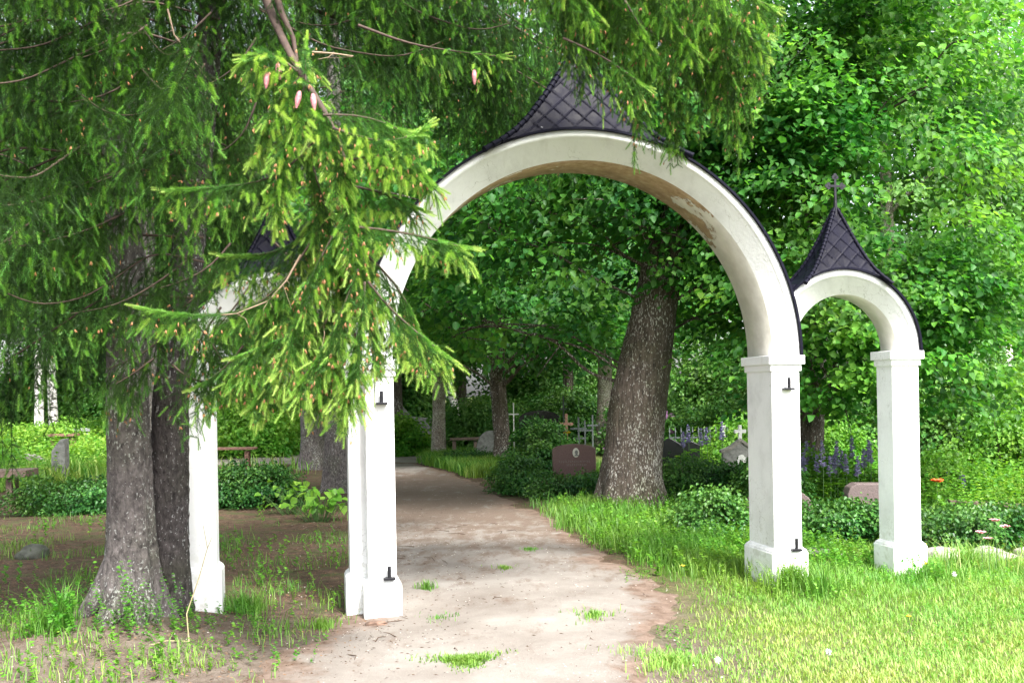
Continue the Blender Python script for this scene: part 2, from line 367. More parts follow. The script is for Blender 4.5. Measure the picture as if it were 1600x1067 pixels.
for (x0, x1, y0, y1, st, nm) in ((-5.2, 2.2, 2.0, 29.5, .045, 'path'), (-30, -5.2, 22, 31, .25, 'road')):
    gx = np.arange(x0, x1 + st / 2, st); gy = np.arange(y0, y1, st * 1.3); X, Y = np.meshgrid(gx, gy)
    d = in_path(X, Y) + .30 * fbm(np.stack([X * 2.1, Y * 2.1, X * 0 + 3], -1), 21, 5)
    Z = gz(X, Y) + .012 * fbm(np.stack([X * 5, Y * 5, X * 0], -1), 9, 3) + np.clip(d * .16, -.03, .014)
    I = np.arange(X.size).reshape(X.shape)
    F = np.stack([I[:-1, :-1], I[:-1, 1:], I[1:, 1:], I[1:, :-1]], -1).reshape(-1, 4)
    keep = (d.ravel()[F] > -.22).any(1); F = F[keep]
    used, inv = np.unique(F, return_inverse=True)
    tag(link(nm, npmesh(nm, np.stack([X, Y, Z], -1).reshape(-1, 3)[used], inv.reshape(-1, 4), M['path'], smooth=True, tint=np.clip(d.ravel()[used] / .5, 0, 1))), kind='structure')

# ------------------------------------------------------------ the gateway
GA = math.atan(.207); cg, sg = math.cos(GA), math.sin(GA)
def G(t, s, z): return (-.973 + cg * t - sg * s, 7.45 + sg * t + cg * s, z)
gate = empty('cemetery_gate', (0, 0, 0), 'white plastered gateway with one large and two small arches under black tin roofs', 'gate')
def gbox(mb, t0, t1, s0, s1, z0, z1, m=0, e=0):
    """box in gate coordinates, its top shrunk by e (chamfer)"""
    vs = [G(t, s, z0) for t, s in ((t0, s0), (t1, s0), (t1, s1), (t0, s1))] + [G(t, s, z1) for t, s in ((t0 + e, s0 + e), (t1 - e, s0 + e), (t1 - e, s1 - e), (t0 + e, s1 - e))]
    mb.add(vs, [(3, 2, 1, 0), (4, 5, 6, 7), (0, 1, 5, 4), (1, 2, 6, 5), (2, 3, 7, 6), (3, 0, 4, 7)], m)
def pillar(t0, t1, s0, s1, zs, zb, ph=.30, lean=0):
    a = MB(); gbox(a, t0, t1, s0, s1, zb + ph - .02, zs - .12); p = a.build('pillar', M['plaster'], gate, .008)
    # hand-plastered: slightly uneven surfaces
    b = MB(); gbox(b, t0 - .035, t1 + .035, s0 - .035, s1 + .035, zb - .25, zb + ph - .035); gbox(b, t0 - .035, t1 + .035, s0 - .035, s1 + .035, zb + ph - .035, zb + ph, 0, .034)
    b.build('plinth', M['plaster'], p, .012)
    c = MB(); gbox(c, t0 - .014, t1 + .014, s0 - .014, s1 + .014, zs - .125, zs - .07); gbox(c, t0 - .034, t1 + .034, s0 - .034, s1 + .034, zs - .072, zs)
    c.build('capital', M['plaster'], p, .006)
    return p
ZM, ZL, ZR = 1.865, 1.845, 1.90
CM, RM, rm = 1.603, 1.722, 1.495
CL, RL_, rl_ = -.71, .675, .49
CR, RR_, rr_ = 3.825, .668, .465
pillar(-.095, .112, 0, .46, ZM, -.03); pillar(3.085, 3.325, 0, .46, ZM, .05)
pillar(-1.385, -1.165, .17, .41, ZL, .10); pillar(4.245, 4.49, .17, .41, ZR, .03, .29)
pillar(-.215, -.085, .17, .41, ZL, 0.0); pillar(3.32, 3.385, .19, .39, ZR, .05)
def arch(c, ri, ro, s0, s1, zs, lin=.055, n=72):
    prof = [(ri, s0), (ro - lin, s0), (ro - lin, s0 - .010), (ro, s0 - .010), (ro, s1 + .010), (ro - lin, s1 + .010), (ro - lin, s1), (ri, s1)]
    V = []; k = len(prof)
    for i in range(n + 1):
        th = math.pi * i / n
        for r, s in prof: V.append(G(c - r * math.cos(th), s, zs + r * math.sin(th)))
    F = []; mi = []
    for i in range(n):
        for j in range(k):
            F.append((i * k + j, i * k + (j + 1) % k, (i + 1) * k + (j + 1) % k, (i + 1) * k + j)); mi.append(1 if j == k - 1 else 0)
    me = npmesh('arch', np.array(V), [np.array(F)], [M['plaster'], M['soffit']], mi)
    import bmesh
    b = bmesh.new(); b.from_mesh(me); bmesh.ops.recalc_face_normals(b, faces=b.faces[:]); b.to_mesh(me); b.free()
    o = link('arch', me, gate)
    # tin drip cap laid over the arch
    t = MB(); pr = [(ro + .001, s0 - .035), (ro + .018, s0 - .035), (ro + .018, s1 + .035), (ro + .001, s1 + .035)]; vs = []
    for i in range(n + 1):
        th = math.pi * i / n
        for r, s in pr: vs.append(G(c - r * math.cos(th), s, zs + r * math.sin(th)))
    t.add(vs, [(i * 4 + j, i * 4 + (j + 1) % 4, i * 4 + 4 + (j + 1) % 4, i * 4 + 4 + j) for i in range(n) for j in range(4)])
    t.build('edge_trim', M['tin'], o)
    return o
arch(CM, rm, RM, 0, .46, ZM); arch(CL, rl_, RL_, .17, .41, ZL); arch(CR, rr_, RR_, .17, .41, ZR)

PV = np.array([0, .1, .2, .33, .47, .63, .79, .9, 1.0]); PF = np.array([1, .83, .69, .55, .43, .30, .185, .105, .03])
def fprof(v): return np.interp(v, PV, PF)
def roof(c, Rr, sc, A, B, zs, H, tile, bead):
    zb = zs + math.sqrt(Rr * Rr - A * A) + .0
    V = []; F = []; n0 = 0
    nu, nv = max(24, int(2 * A / .010)), max(24, int(H * 1.25 / .010))
    for side in range(4):
        a = np.linspace(-1, 1, nu if side % 2 == 0 else max(16, nu // 3)); b = np.linspace(0, 1, nv)
        a_, b_ = np.meshgrid(a, b)
        if side % 2 == 0:
            v0 = np.zeros_like(a)
            for _ in range(40):
                z0 = zs + np.sqrt(np.maximum(0, (Rr + .012) ** 2 - (a * A * fprof(v0)) ** 2)); v0 = .5 * v0 + .5 * np.clip((z0 - zb) / H, 0, 1)
            v = v0[None, :] + (1 - v0[None, :]) * b_
            along = a_ * A * fprof(v); t = c + along; s = sc + (-1 if side == 0 else 1) * (B * fprof(v))
            nrm = np.stack([0 * t, np.full_like(t, -1 if side == 0 else 1), 0 * t + .35], -1)
        else:
            v = b_; along = a_ * B * fprof(v); s = sc + along; t = c + (1 if side == 1 else -1) * A * fprof(v)
            nrm = np.stack([np.full_like(t, 1 if side == 1 else -1), 0 * t, 0 * t + .6], -1)
        z = zb + v * H
        arc = z * 1.05; p = (along + arc) / tile; q = (arc - along) / tile
        fp, fq = p - np.floor(p), q - np.floor(q)
        h = .004 * (1 - np.minimum(fp, fq)) + .007 * np.exp(-(np.minimum(fp, fq) / .05) ** 2) + .005 * fbm(np.stack([t * 3, s * 3, z * 3], -1), 5, 2) + .002 * (_h(np.floor(p).astype(np.int64), np.floor(q).astype(np.int64), p.astype(np.int64) * 0, 4) - .5)
        nrm /= np.linalg.norm(nrm, axis=-1, keepdims=True)
        t = t + nrm[..., 0] * h; s = s + nrm[..., 1] * h; z = z + nrm[..., 2] * h
        x, y, zz = -.973 + cg * t - sg * s, 7.45 + sg * t + cg * s, z
        V.append(np.stack([x, y, zz], -1).reshape(-1, 3)); m, k = a_.shape; I = np.arange(m * k).reshape(m, k) + n0; n0 += m * k
        F.append(np.stack([I[:-1, :-1], I[:-1, 1:], I[1:, 1:], I[1:, :-1]], -1).reshape(-1, 4))
    o = link('tiled_roof', npmesh('tiled_roof', np.concatenate(V), [np.concatenate(F)], M['tin']), gate)
    rb = MB(); L = 0
    n = int(H * 1.5 / bead)
    for st in (-1, 1):
        for ss in (-1, 1):
            pts = [np.array(G(c + st * A * fprof(v), sc + ss * B * fprof(v), zb + v * H + .006)) for v in np.linspace(0, 1, n + 1)]
            for i in range(n):
                d = pts[i + 1] - pts[i]; r0 = bead * .36
                rb.tube([pts[i] - d * .15, pts[i] + d * 1.02], [r0 * 1.12, r0 * .72], 8)
    rb.build('ridge_cap', M['tin'], o)
    return o, zb + H
def cross(root, t, s, z, k=1.0):
    a = MB(); fn = lambda u, v, d: G(t + u * k, s + d, z + v * k)
    a.tube([G(t, s, z - .06), G(t, s, z + .10 * k)], [.022 * k, .012 * k], 8)
    a.prism([(-.009, .06), (.009, .06), (.009, .27), (-.009, .27)], fn, -.006, .006)
    a.prism([(-.06, .181), (.06, .181), (.06, .199), (-.06, .199)], fn, -.008, .008)
    for (u, v, dx, dz) in ((-.06, .19, -1, 0), (.06, .19, 1, 0), (0, .262, 0, 1)):
        for (du, dv) in ((dx * .018, dz * .018), (-dz * .014 - 0, -abs(dx) * .014), (dz * .014, abs(dx) * .014)):
            a.prism([(u + du + .016 * math.cos(q), v + dv + .016 * math.sin(q)) for q in np.linspace(0, 2 * math.pi, 11)[:-1]], fn, -.005 - .001 * (du != 0), .005 + .001 * (dv != 0))
    return a.build('cross', M['iron'], root)
r1, z1 = roof(CM, RM, .23, .80, .345, ZM, .86, .155, .062); cross(r1, CM, .23, z1 + .02, 1.1)
r2, z2 = roof(CL, RL_, .29, .385, .20, ZL, .64, .135, .046); cross(r2, CL, .29, z2, 1)
r3, z3 = roof(CR, RR_, .29, .385, .20, ZR, .64, .135, .046); cross(r3, CR, .29, z3, 1)
for (cm, sgn, c, zs) in ((CM, 1, CR, ZR), (CM, -1, CL, ZL)):
    zt = zs + .545; pm = []
    for z in np.linspace(zs + .12, zt, 9): pm.append((cm + sgn * (math.sqrt((RM + .02) ** 2 - (z - ZM) ** 2)), z))
    ps = []
    for z in np.linspace(zt, zs + .12, 9): ps.append((c - sgn * math.sqrt((RR_ + .02) ** 2 - (z - zs) ** 2), z))
    poly = [p for p in pm] + [p for p in ps if (p[0] - np.interp(p[1], [q[1] for q in pm], [q[0] for q in pm])) * sgn > .003]
    a = MB(); a.prism(poly, lambda u, v, d: G(u, d, v), .16, .42); a.build('valley_plate', M['tin'], gate)
for (t, z) in ((.02, 1.545), (.055, .275), (3.215, 1.60), (3.255, .33)):
    a = MB(); gbox(a, t - .042, t + .042, -.055, .01, z - .009, z + .009); q = G(t, -.04, z)
    a.tube([q, (q[0], q[1], z + .09)], .0135, 10); a.build('hinge_pin', M['iron'], gate, .002)

# ------------------------------------------------------------ trunks
def unit(v):
    v = np.asarray(v, float); return v / np.maximum(1e-9, np.linalg.norm(v, axis=-1, keepdims=True))
def trunk_arrays(pts, rad, seg=40, step=.06, ridge=.012, ridges=14, flare=.0, lobes=5, seed=0, zb=None):
    """tapered bark cylinder along a polyline, with root flare and bark relief"""
    pts = np.array(pts, float); L = np.concatenate(([0], np.cumsum(np.linalg.norm(np.diff(pts, axis=0), axis=1))))
    n = max(3, int(L[-1] / step)); l = np.linspace(0, L[-1], n)
    k = np.ones(5) / 5
    P = np.stack([np.interp(l, L, pts[:, i]) for i in range(3)], -1)
    Pp = np.concatenate([np.repeat(P[:1], 2, 0), P, np.repeat(P[-1:], 2, 0)]); P2 = np.stack([np.convolve(Pp[:, i], k, 'valid') for i in range(3)], -1); P2[0] = P[0]; P2[-1] = P[-1]; P = P2
    r = np.interp(l, L, rad); T = unit(np.gradient(P, axis=0))
    a = np.cross(T, np.tile([0.0, 1, .001], (n, 1))); a = unit(a); b = np.cross(T, a)
    th = np.linspace(0, 2 * math.pi, seg, endpoint=False); ct, st = np.cos(th), np.sin(th)
    ph = rs.rand() * 6; lob = .5 + .5 * np.cos(lobes * th + ph + .8 * np.sin(2 * th + ph))
    hh = l[:, None]
    R_ = r[:, None] * (1 + flare * np.exp(-hh / .22) * (.35 + 1.1 * lob[None, :] ** 2) + .35 * flare * np.exp(-hh / .7) * lob[None, :])
    q = np.stack([ct[None, :] * r[:, None] * ridges * 1.2 + 0 * hh, st[None, :] * r[:, None] * ridges * 1.2 + 0 * hh, hh * ridges * .28 + 0 * th[None, :]], -1) / max(.12, r.max())
    R_ = R_ + ridge * 2 * (np.abs(fbm(q * .6 + seed, seed, 3)) - .2) + .25 * r[:, None] * fbm(np.stack([ct[None, :] + 0 * hh, st[None, :] + 0 * hh, hh * 1.1 + 0 * th[None, :]], -1) * .9 + seed * 3.1, seed + 9, 2) * .5
    V = P[:, None, :] + R_[..., None] * (a[:, None, :] * ct[None, :, None] + b[:, None, :] * st[None, :, None])
    I = np.arange(n * seg).reshape(n, seg); J = np.roll(I, -1, 1)
    F = np.stack([I[:-1], J[:-1], J[1:], I[1:]], -1).reshape(-1, 4)
    return V.reshape(-1, 3), F
def join(parts):
    V = []; F = []; n = 0
    for v, f in parts: V.append(v); F.append(f + n); n += len(v)
    return np.concatenate(V), np.concatenate(F)
def bezier(p0, p1, sag, n=7, wob=.06, g=rs):
    p0, p1 = np.array(p0, float), np.array(p1, float); u = np.linspace(0, 1, n)[:, None]
    P = p0 + (p1 - p0) * u; P[:, 2] += (sag * 4 * u * (1 - u))[:, 0]
    P[1:-1] += g.randn(n - 2, 3) * wob * np.linalg.norm(p1 - p0) * .3
    return P

# ------------------------------------------------------------ leaves
def leaf_geo(P, D, N, S, T, fold=.12, wide=.42):
    """two folded quads per leaf"""
    D = unit(D); sd_ = unit(np.cross(D, N)); N = unit(np.cross(sd_, D)); n = len(P); S = np.broadcast_to(S, (n,))[:, None]
    V = np.empty((n, 6, 3))
    V[:, 0] = P; V[:, 1] = P + S * (.22 * D + wide * sd_ + fold * N); V[:, 2] = P + S * (.66 * D + wide * .74 * sd_ + fold * N)
    V[:, 3] = P + S * (1.0 * D - .10 * N); V[:, 4] = P + S * (.66 * D - wide * .74 * sd_ + fold * N); V[:, 5] = P + S * (.22 * D - wide * sd_ + fold * N)
    b = np.arange(n)[:, None] * 6
    F = np.concatenate([b + np.array([0, 3, 2, 1]), b + np.array([0, 5, 4, 3])])
    return V.reshape(-1, 3), F, np.repeat(np.clip(T, 0, 1), 6)
def clumps(C, O, rc, n, size, g, flat=.34, droop=.5, tvar=.16, tmean=.5, up=.9):
    """C clump centres, O outward unit vectors, n leaves in each"""
    m = len(C); rc = np.broadcast_to(rc, (m,))
    th = g.rand(m, n) * 2 * math.pi; r = np.sqrt(g.rand(m, n)) * rc[:, None]
    X_ = np.stack([np.cos(th) * r, np.sin(th) * r, g.randn(m, n) * flat * rc[:, None] * .5 - droop * r * r / rc[:, None]], -1)
    # elongate along the outward direction: a spray, not a ball
    dot = (X_ * O[:, None, :]).sum(-1, keepdims=True); X_ = X_ + O[:, None, :] * dot * .35
    P = (C[:, None, :] + X_).reshape(-1, 3); k = m * n
    rad_ = np.stack([np.cos(th), np.sin(th), 0 * th], -1).reshape(-1, 3)
    D = rad_ * .6 + np.repeat(O, n, 0) * .5 + np.array([0, 0, -.55]) + g.randn(k, 3) * .45
    N = np.array([0, 0, up]) + np.repeat(O, n, 0) * .4 + g.randn(k, 3) * .42
    T = np.repeat(g.randn(m) * tvar + tmean, n) + g.randn(k) * tvar
    S = size * (.65 + .6 * g.rand(k))
    return leaf_geo(P, D, N, S, T)
def ell_clumps(ells, n, g, axis_xy=(0, 0), zmin=None, shell=2.4, keep=None, gap=.30):
    C = []; w = np.array([e[1][0] * e[1][1] * e[1][2] for e in ells]) ** .67; w /= w.sum()
    while len(C) < n:
        c, r = ells[g.choice(len(ells), p=w)]; v = unit(g.randn(3)) * g.rand() ** (1 / shell)
        p = np.array(c) + v * np.array(r)
        if zmin is not None and p[2] < zmin + .5 * g.rand(): continue
        if keep is not None and not keep(p): continue
        # uneven outline: large gaps between limbs
        if vnoise(p[None] * .8 + 7.3, 5)[0] < gap and g.rand() < .8: continue
        C.append(p)
    C = np.array(C); O = C - np.array([axis_xy[0], axis_xy[1], 0]); O[:, 2] = 0
    return C, unit(O + 1e-6)

# ------------------------------------------------------------ spruce sprays
class Spray:
    """needled shoots gathered for one crown mesh"""
    def __init__(s): s.a = []; s.buds = []; s.tips = []
    def shoot(s, p, d, L, tint, nl): s.a.append((p[0], p[1], p[2], d[0], d[1], d[2], L, tint, nl))
    def mesh(s, name, mat, g, dens=420, width=.0020, mult=1.0, wood=None):
        A = np.array(s.a); P, D, L, T, NL = A[:, :3], unit(A[:, 3:6]), A[:, 6], A[:, 7], A[:, 8]
        n = np.maximum(5, (L * dens * np.where(T > .72, 2.4, 1)).astype(int)); idx = np.repeat(np.arange(len(A)), n)
        loc = np.arange(len(idx)) - np.repeat(np.cumsum(n) - n, n); u = (loc + .5) / n[idx]
        a = unit(np.cross(D, [.13, .31, .94])); b = np.cross(D, a); an = loc * 2.4 + g.rand(len(idx)) * .6
        rad_ = a[idx] * np.cos(an)[:, None] + b[idx] * np.sin(an)[:, None]
        lean = .38 + .4 * u; nd_ = unit(D[idx] * lean[:, None] + rad_ * 1.0 + np.array([0, 0, .0]))
        base = P[idx] + D[idx] * (L[idx] * u)[:, None]; nl = NL[idx] * (1.05 - .45 * u) * (.8 + .4 * g.rand(len(idx)))
        sd_ = unit(np.cross(nd_, D[idx])) * (width * mult / 2)
        V = np.stack([base - sd_, base + sd_, base + nd_ * nl[:, None]], 1).reshape(-1, 3)
        F = np.arange(len(V)).reshape(-1, 3)
        TT = np.repeat(np.clip(T[idx] + g.randn(len(idx)) * .05, 0, 1), 3)
        # stems: 3-sided
        m = len(A); w = .0016 * mult; q = np.stack([a, -.5 * a + .87 * b, -.5 * a - .87 * b], 1) * w
        V2 = np.concatenate([P[:, None] + q, (P + D * L[:, None])[:, None] + q * .6], 1).reshape(-1, 3)
        o = np.arange(m)[:, None] * 6 + len(V); F2 = np.concatenate([o + np.array(f) for f in ((0, 1, 4, 3), (1, 2, 5, 4), (2, 0, 3, 5))])
        T2 = np.repeat(np.minimum(T, .3), 6)
        VV = [V, V2]; FF = [F, F2]; TT = [TT, T2]; mi = np.zeros(len(F) + len(F2), int)
        if wood is not None:
            q4 = np.array([f for f in wood.f if len(f) == 4]); VV.append(np.array(wood.v)); FF.append(q4 + len(V) + len(V2)); TT.append(np.zeros(len(wood.v)))
            mi = np.concatenate([mi, np.ones(len(q4), int)])
        return npmesh(name, np.concatenate(VV), FF, [mat, M['twig']], mi, tint=np.concatenate(TT))
UP = np.array([0, 0, 1.0])
def hang(S, p, d, L, g, nl=.014, tint=.42, new=.35, step=.05, side=(.05, .11), bud=.0, pull=.30, nt=.74):
    """one hanging twig with side shoots and pale new tips"""
    p = np.array(p, float); d = unit(np.array(d, float)); n = max(2, int(L / step)); sgn = 1
    dirx = unit(np.cross(d, UP) + g.randn(3) * .3)
    for i in range(n):
        f = i / n
        S.shoot(p, d, step, tint + .05 * f, nl)
        p = p + d * step; d = unit(d + np.array([0, 0, -pull]) + g.randn(3) * .05)
        if i > 0 or n < 4:
            for _ in range(2 if g.rand() < .75 else 1):
                ls = (side[0] + (side[1] - side[0]) * g.rand()) * (1.05 - .45 * f); sgn = -sgn
                e = unit(dirx * sgn * .75 + d * .55 + np.array([0, 0, -.35]) + g.randn(3) * .25)
                S.shoot(p, e, ls, tint + g.randn() * .05, nl)
                q = p + e * ls; r_ = g.rand()
                if r_ < new:
                    e2 = unit(e + np.array([0, 0, -.5])); S.shoot(q, e2, .045 + .045 * g.rand(), nt + .2 * g.rand(), nl * 1.08)
                elif r_ < new + bud: S.buds.append((q, unit(e + np.array([0, 0, -1.2]))))
    if g.rand() < new * 1.6: S.shoot(p, d, .055 + .045 * g.rand(), nt + .05 + .2 * g.rand(), nl * 1.12)
    elif g.rand() < bud * 2: S.buds.append((p, d))
def limb(S, pts, h0, h1, g, tube=None, r0=.02, r1=.004, spacing=.055, lateral=.5, bare=0.0, tip=True, tint=.42, new=.35, bud=0, nl=.014, side=(.05, .11), prof=None, step=.05, nt=.74, pull=.30):
    """a branch along pts carrying hanging twigs of length h0..h1 (bell profile)"""
    pts = np.array(pts, float); n0 = len(pts); L = np.concatenate(([0], np.cumsum(np.linalg.norm(np.diff(pts, axis=0), axis=1))))
    m = max(6, int(L[-1] / .08)); l = np.linspace(0, L[-1], m); P = np.stack([np.interp(l, L, pts[:, i]) for i in range(3)], -1)
    for _ in range(3): P[1:-1] = (P[:-2] + P[1:-1] * 2 + P[2:]) / 4
    if tube is not None: tube.tube([tuple(p) for p in P], list(np.linspace(r0, r1, m)), 7)
    T = unit(np.gradient(P, axis=0)); k = int(L[-1] / spacing); sgn = 1
    for i in range(k):
        f = (i + g.rand()) / k
        if f < bare: continue
        j = min(m - 2, int(f * (m - 1))); u = f * (m - 1) - j; p = P[j] * (1 - u) + P[j + 1] * u; t = T[j]
        s_ = unit(np.cross(t, UP) + 1e-4); sgn = -sgn
        bell = (prof(f) if prof else min(1, .35 + 2.2 * (1 - f)) * min(1, .4 + 3 * (f - bare)))
        h = (h0 + (h1 - h0) * g.rand() ** 1.3) * bell
        d = s_ * sgn * lateral * (.3 + g.rand()) + t * .45 + np.array([0, 0, -.55 + .35 * g.rand()])
        hang(S, p, d, max(.10, h), g, nl, tint + g.randn() * .05, new, step, side, bud, pull, nt)
        if f > .25:
            tt = tint + .05 if not tip else tint + max(0, f - .55) * .75
            S.shoot(p, unit(t + np.array([0, 0, .10])), max(.05, spacing * 1.6), tt, nl)
            if tip and f > .5:
                for _ in range(2):
                    e = unit(t * .8 + s_ * (g.rand() - .5) * 2.2 + np.array([0, 0, .1 - .5 * g.rand()])); S.shoot(p, e, .05 + .05 * g.rand(), tt + .08, nl)
    if tip:
        p, t = P[-1], T[-1]
        for a in (-.7, 0, .7):
            e = unit(t + np.cross(t, UP) * a + UP * .12); S.shoot(p, e, .07, .80, nl * 1.05); S.shoot(p + e * .07, e, .05, .98, nl * .85)
    return P

# ------------------------------------------------------------ the two near spruces
def whorl_limbs(S, T, cx, cy, g, z0, z1, length, dz=.30, per=4, lean=(0, 0), skip=None, **kw):
    z = z0; az = g.rand() * 6
    while z < z1:
        for k in range(per):
            az += 2.4 + g.randn() * .3; L = length(z) * (.75 + .4 * g.rand()); o = np.array([math.cos(az), math.sin(az), 0])
            p0 = np.array([cx + lean[0] * z, cy + lean[1] * z, z + g.rand() * dz])
            if skip is not None and skip(p0, o, L): continue
            drop = L * (.20 + .14 * g.rand())
            pts = [p0, p0 + o * L * .3 + UP * .02, p0 + o * L * .65 - UP * drop * .8, p0 + o * L * .88 - UP * drop, p0 + o * L - UP * drop * .85]
            limb(S, pts, *kw.get('hang', (.2, .65)), g, T, r0=.003 + .003 * L, bare=.10, spacing=kw.get('spacing', .075), nl=kw.get('nl', .022), new=kw.get('new', .3), bud=kw.get('bud', .006), side=kw.get('side', (.07, .14)), tint=kw.get('tint', .27), step=kw.get('step', .065), nt=kw.get('nt', .56), lateral=.38, pull=.38, tip=False)
        z += dz
def add_buds(S, par, g, name='bud', cap=9999, k=1.0):
    B = S.buds[:cap]
    if not B: return
    th = np.linspace(0, 2 * math.pi, 6, endpoint=False); V = []; F = []; n = 0
    for p, d in B:
        for _ in range(2 + g.randint(3)):
            d2 = unit(np.array(d) + g.randn(3) * .45 - UP * .8); a = unit(np.cross(d2, [.3, .9, .1])); b = np.cross(d2, a); L = (.014 + .014 * g.rand()) * k; r = .0031 * k
            for u, w in ((0, .5), (.35, 1), (.7, .8), (1, .1)):
                V += [p + d2 * L * u + (a * math.cos(t) + b * math.sin(t)) * r * w for t in th]
            for q in range(3): F += [(n + q * 6 + i, n + q * 6 + (i + 1) % 6, n + q * 6 + 6 + (i + 1) % 6, n + q * 6 + 6 + i) for i in range(6)]
            n += 24
    o = link(name, npmesh(name, np.array(V), [np.array(F)], M['bud'], smooth=True), par); o['kind'] = 'stuff'
g1 = np.random.RandomState(31)
spA = empty('spruce_tree', (-2.60, 6.9, gz1(-2.6, 6.9)), 'old spruce at the left with a flared grey trunk and long drooping branches', 'spruce')
offA = np.array(spA.location)
v, f = trunk_arrays([(-2.59, 6.9, -.15), (-2.59, 6.9, .5), (-2.60, 6.92, 2.5), (-2.66, 6.98, 4.2), (-2.7, 7.0, 12)], [.165, .142, .125, .108, .03], 64, .035, .011, 16, 1.5, 5, 3)
def root(p0, p1, r0, bend=.05):
    p0, p1 = np.array(p0, float), np.array(p1, float); m_ = (p0 + p1) / 2 - UP0 * bend
    return trunk_arrays([p0, m_, p1], [r0, r0 * .75, r0 * .35], 20, .03, .008, 10, 0, 3, 5)
UP0 = np.array([0, 0, 1.0])
v, f = join([(v, f), root((-2.60, 6.86, .62), (-2.92, 6.76, .10), .10), root((-2.56, 6.84, .50), (-2.66, 6.58, .08), .09), root((-2.50, 6.86, .45), (-2.42, 6.62, .08), .08), root((-2.66, 6.9, .5), (-2.85, 7.1, .08), .09)])
link('trunk', npmesh('trunk', v - offA, f, M['spruce_bark'], smooth=True), spA)
S = Spray(); T = MB()
# long limbs: front-left, left and back fan out freely, the side towards the camera and the gate stays open
def skipA(p, o, L):
    e = p + o * L
    if e[1] < 4.4 or (o[0] > .55 and p[2] < 3.4): return True
    return o[0] > .3 and e[0] > -1.5 and p[2] < 4.2
whorl_limbs(S, T, -2.62, 6.95, g1, 2.5, 6.8, lambda z: 2.5 - .12 * z, .24, 4, skip=skipA, hang=(.30, .85), spacing=.058, new=.42, nt=.60)
mA = S.mesh('crown', M['needle'], g1, 420, .0040, wood=T)
o = link('crown', mA, spA); o.location = -offA
add_buds(S, spA, g1, 'bud_cluster'); [setattr(c, 'location', -offA) for c in spA.children if c.name.startswith('bud')]

g2 = np.random.RandomState(52)
offB = np.array((-2.37, 7.06, gz1(-2.37, 7.06)))
spB = empty('spruce_tree', offB, 'shaded trunk touching the left pillar, bright sprays hanging before the gate', 'spruce')
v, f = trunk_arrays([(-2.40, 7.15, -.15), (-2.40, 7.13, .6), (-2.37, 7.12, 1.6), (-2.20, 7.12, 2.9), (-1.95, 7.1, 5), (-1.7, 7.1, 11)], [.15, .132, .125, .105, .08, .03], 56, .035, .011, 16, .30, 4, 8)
o = link('trunk', npmesh('trunk', v, f, M['shaded_spruce_bark'], smooth=True), spB); o.location = -offB
HB = Spray(); TB = MB()
def pw(lst, Y):                                   # measured points at a measured distance
    return [W(q[0], q[1], (q[2] if len(q) > 2 else Y)) for q in lst]
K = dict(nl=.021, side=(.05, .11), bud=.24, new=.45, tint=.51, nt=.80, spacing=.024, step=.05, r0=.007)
def L2(pts, Y, h0, h1, **kw):
    k = dict(K); k.update(kw); return limb(HB, pw(pts, Y), h0, h1, g2, TB, **k)
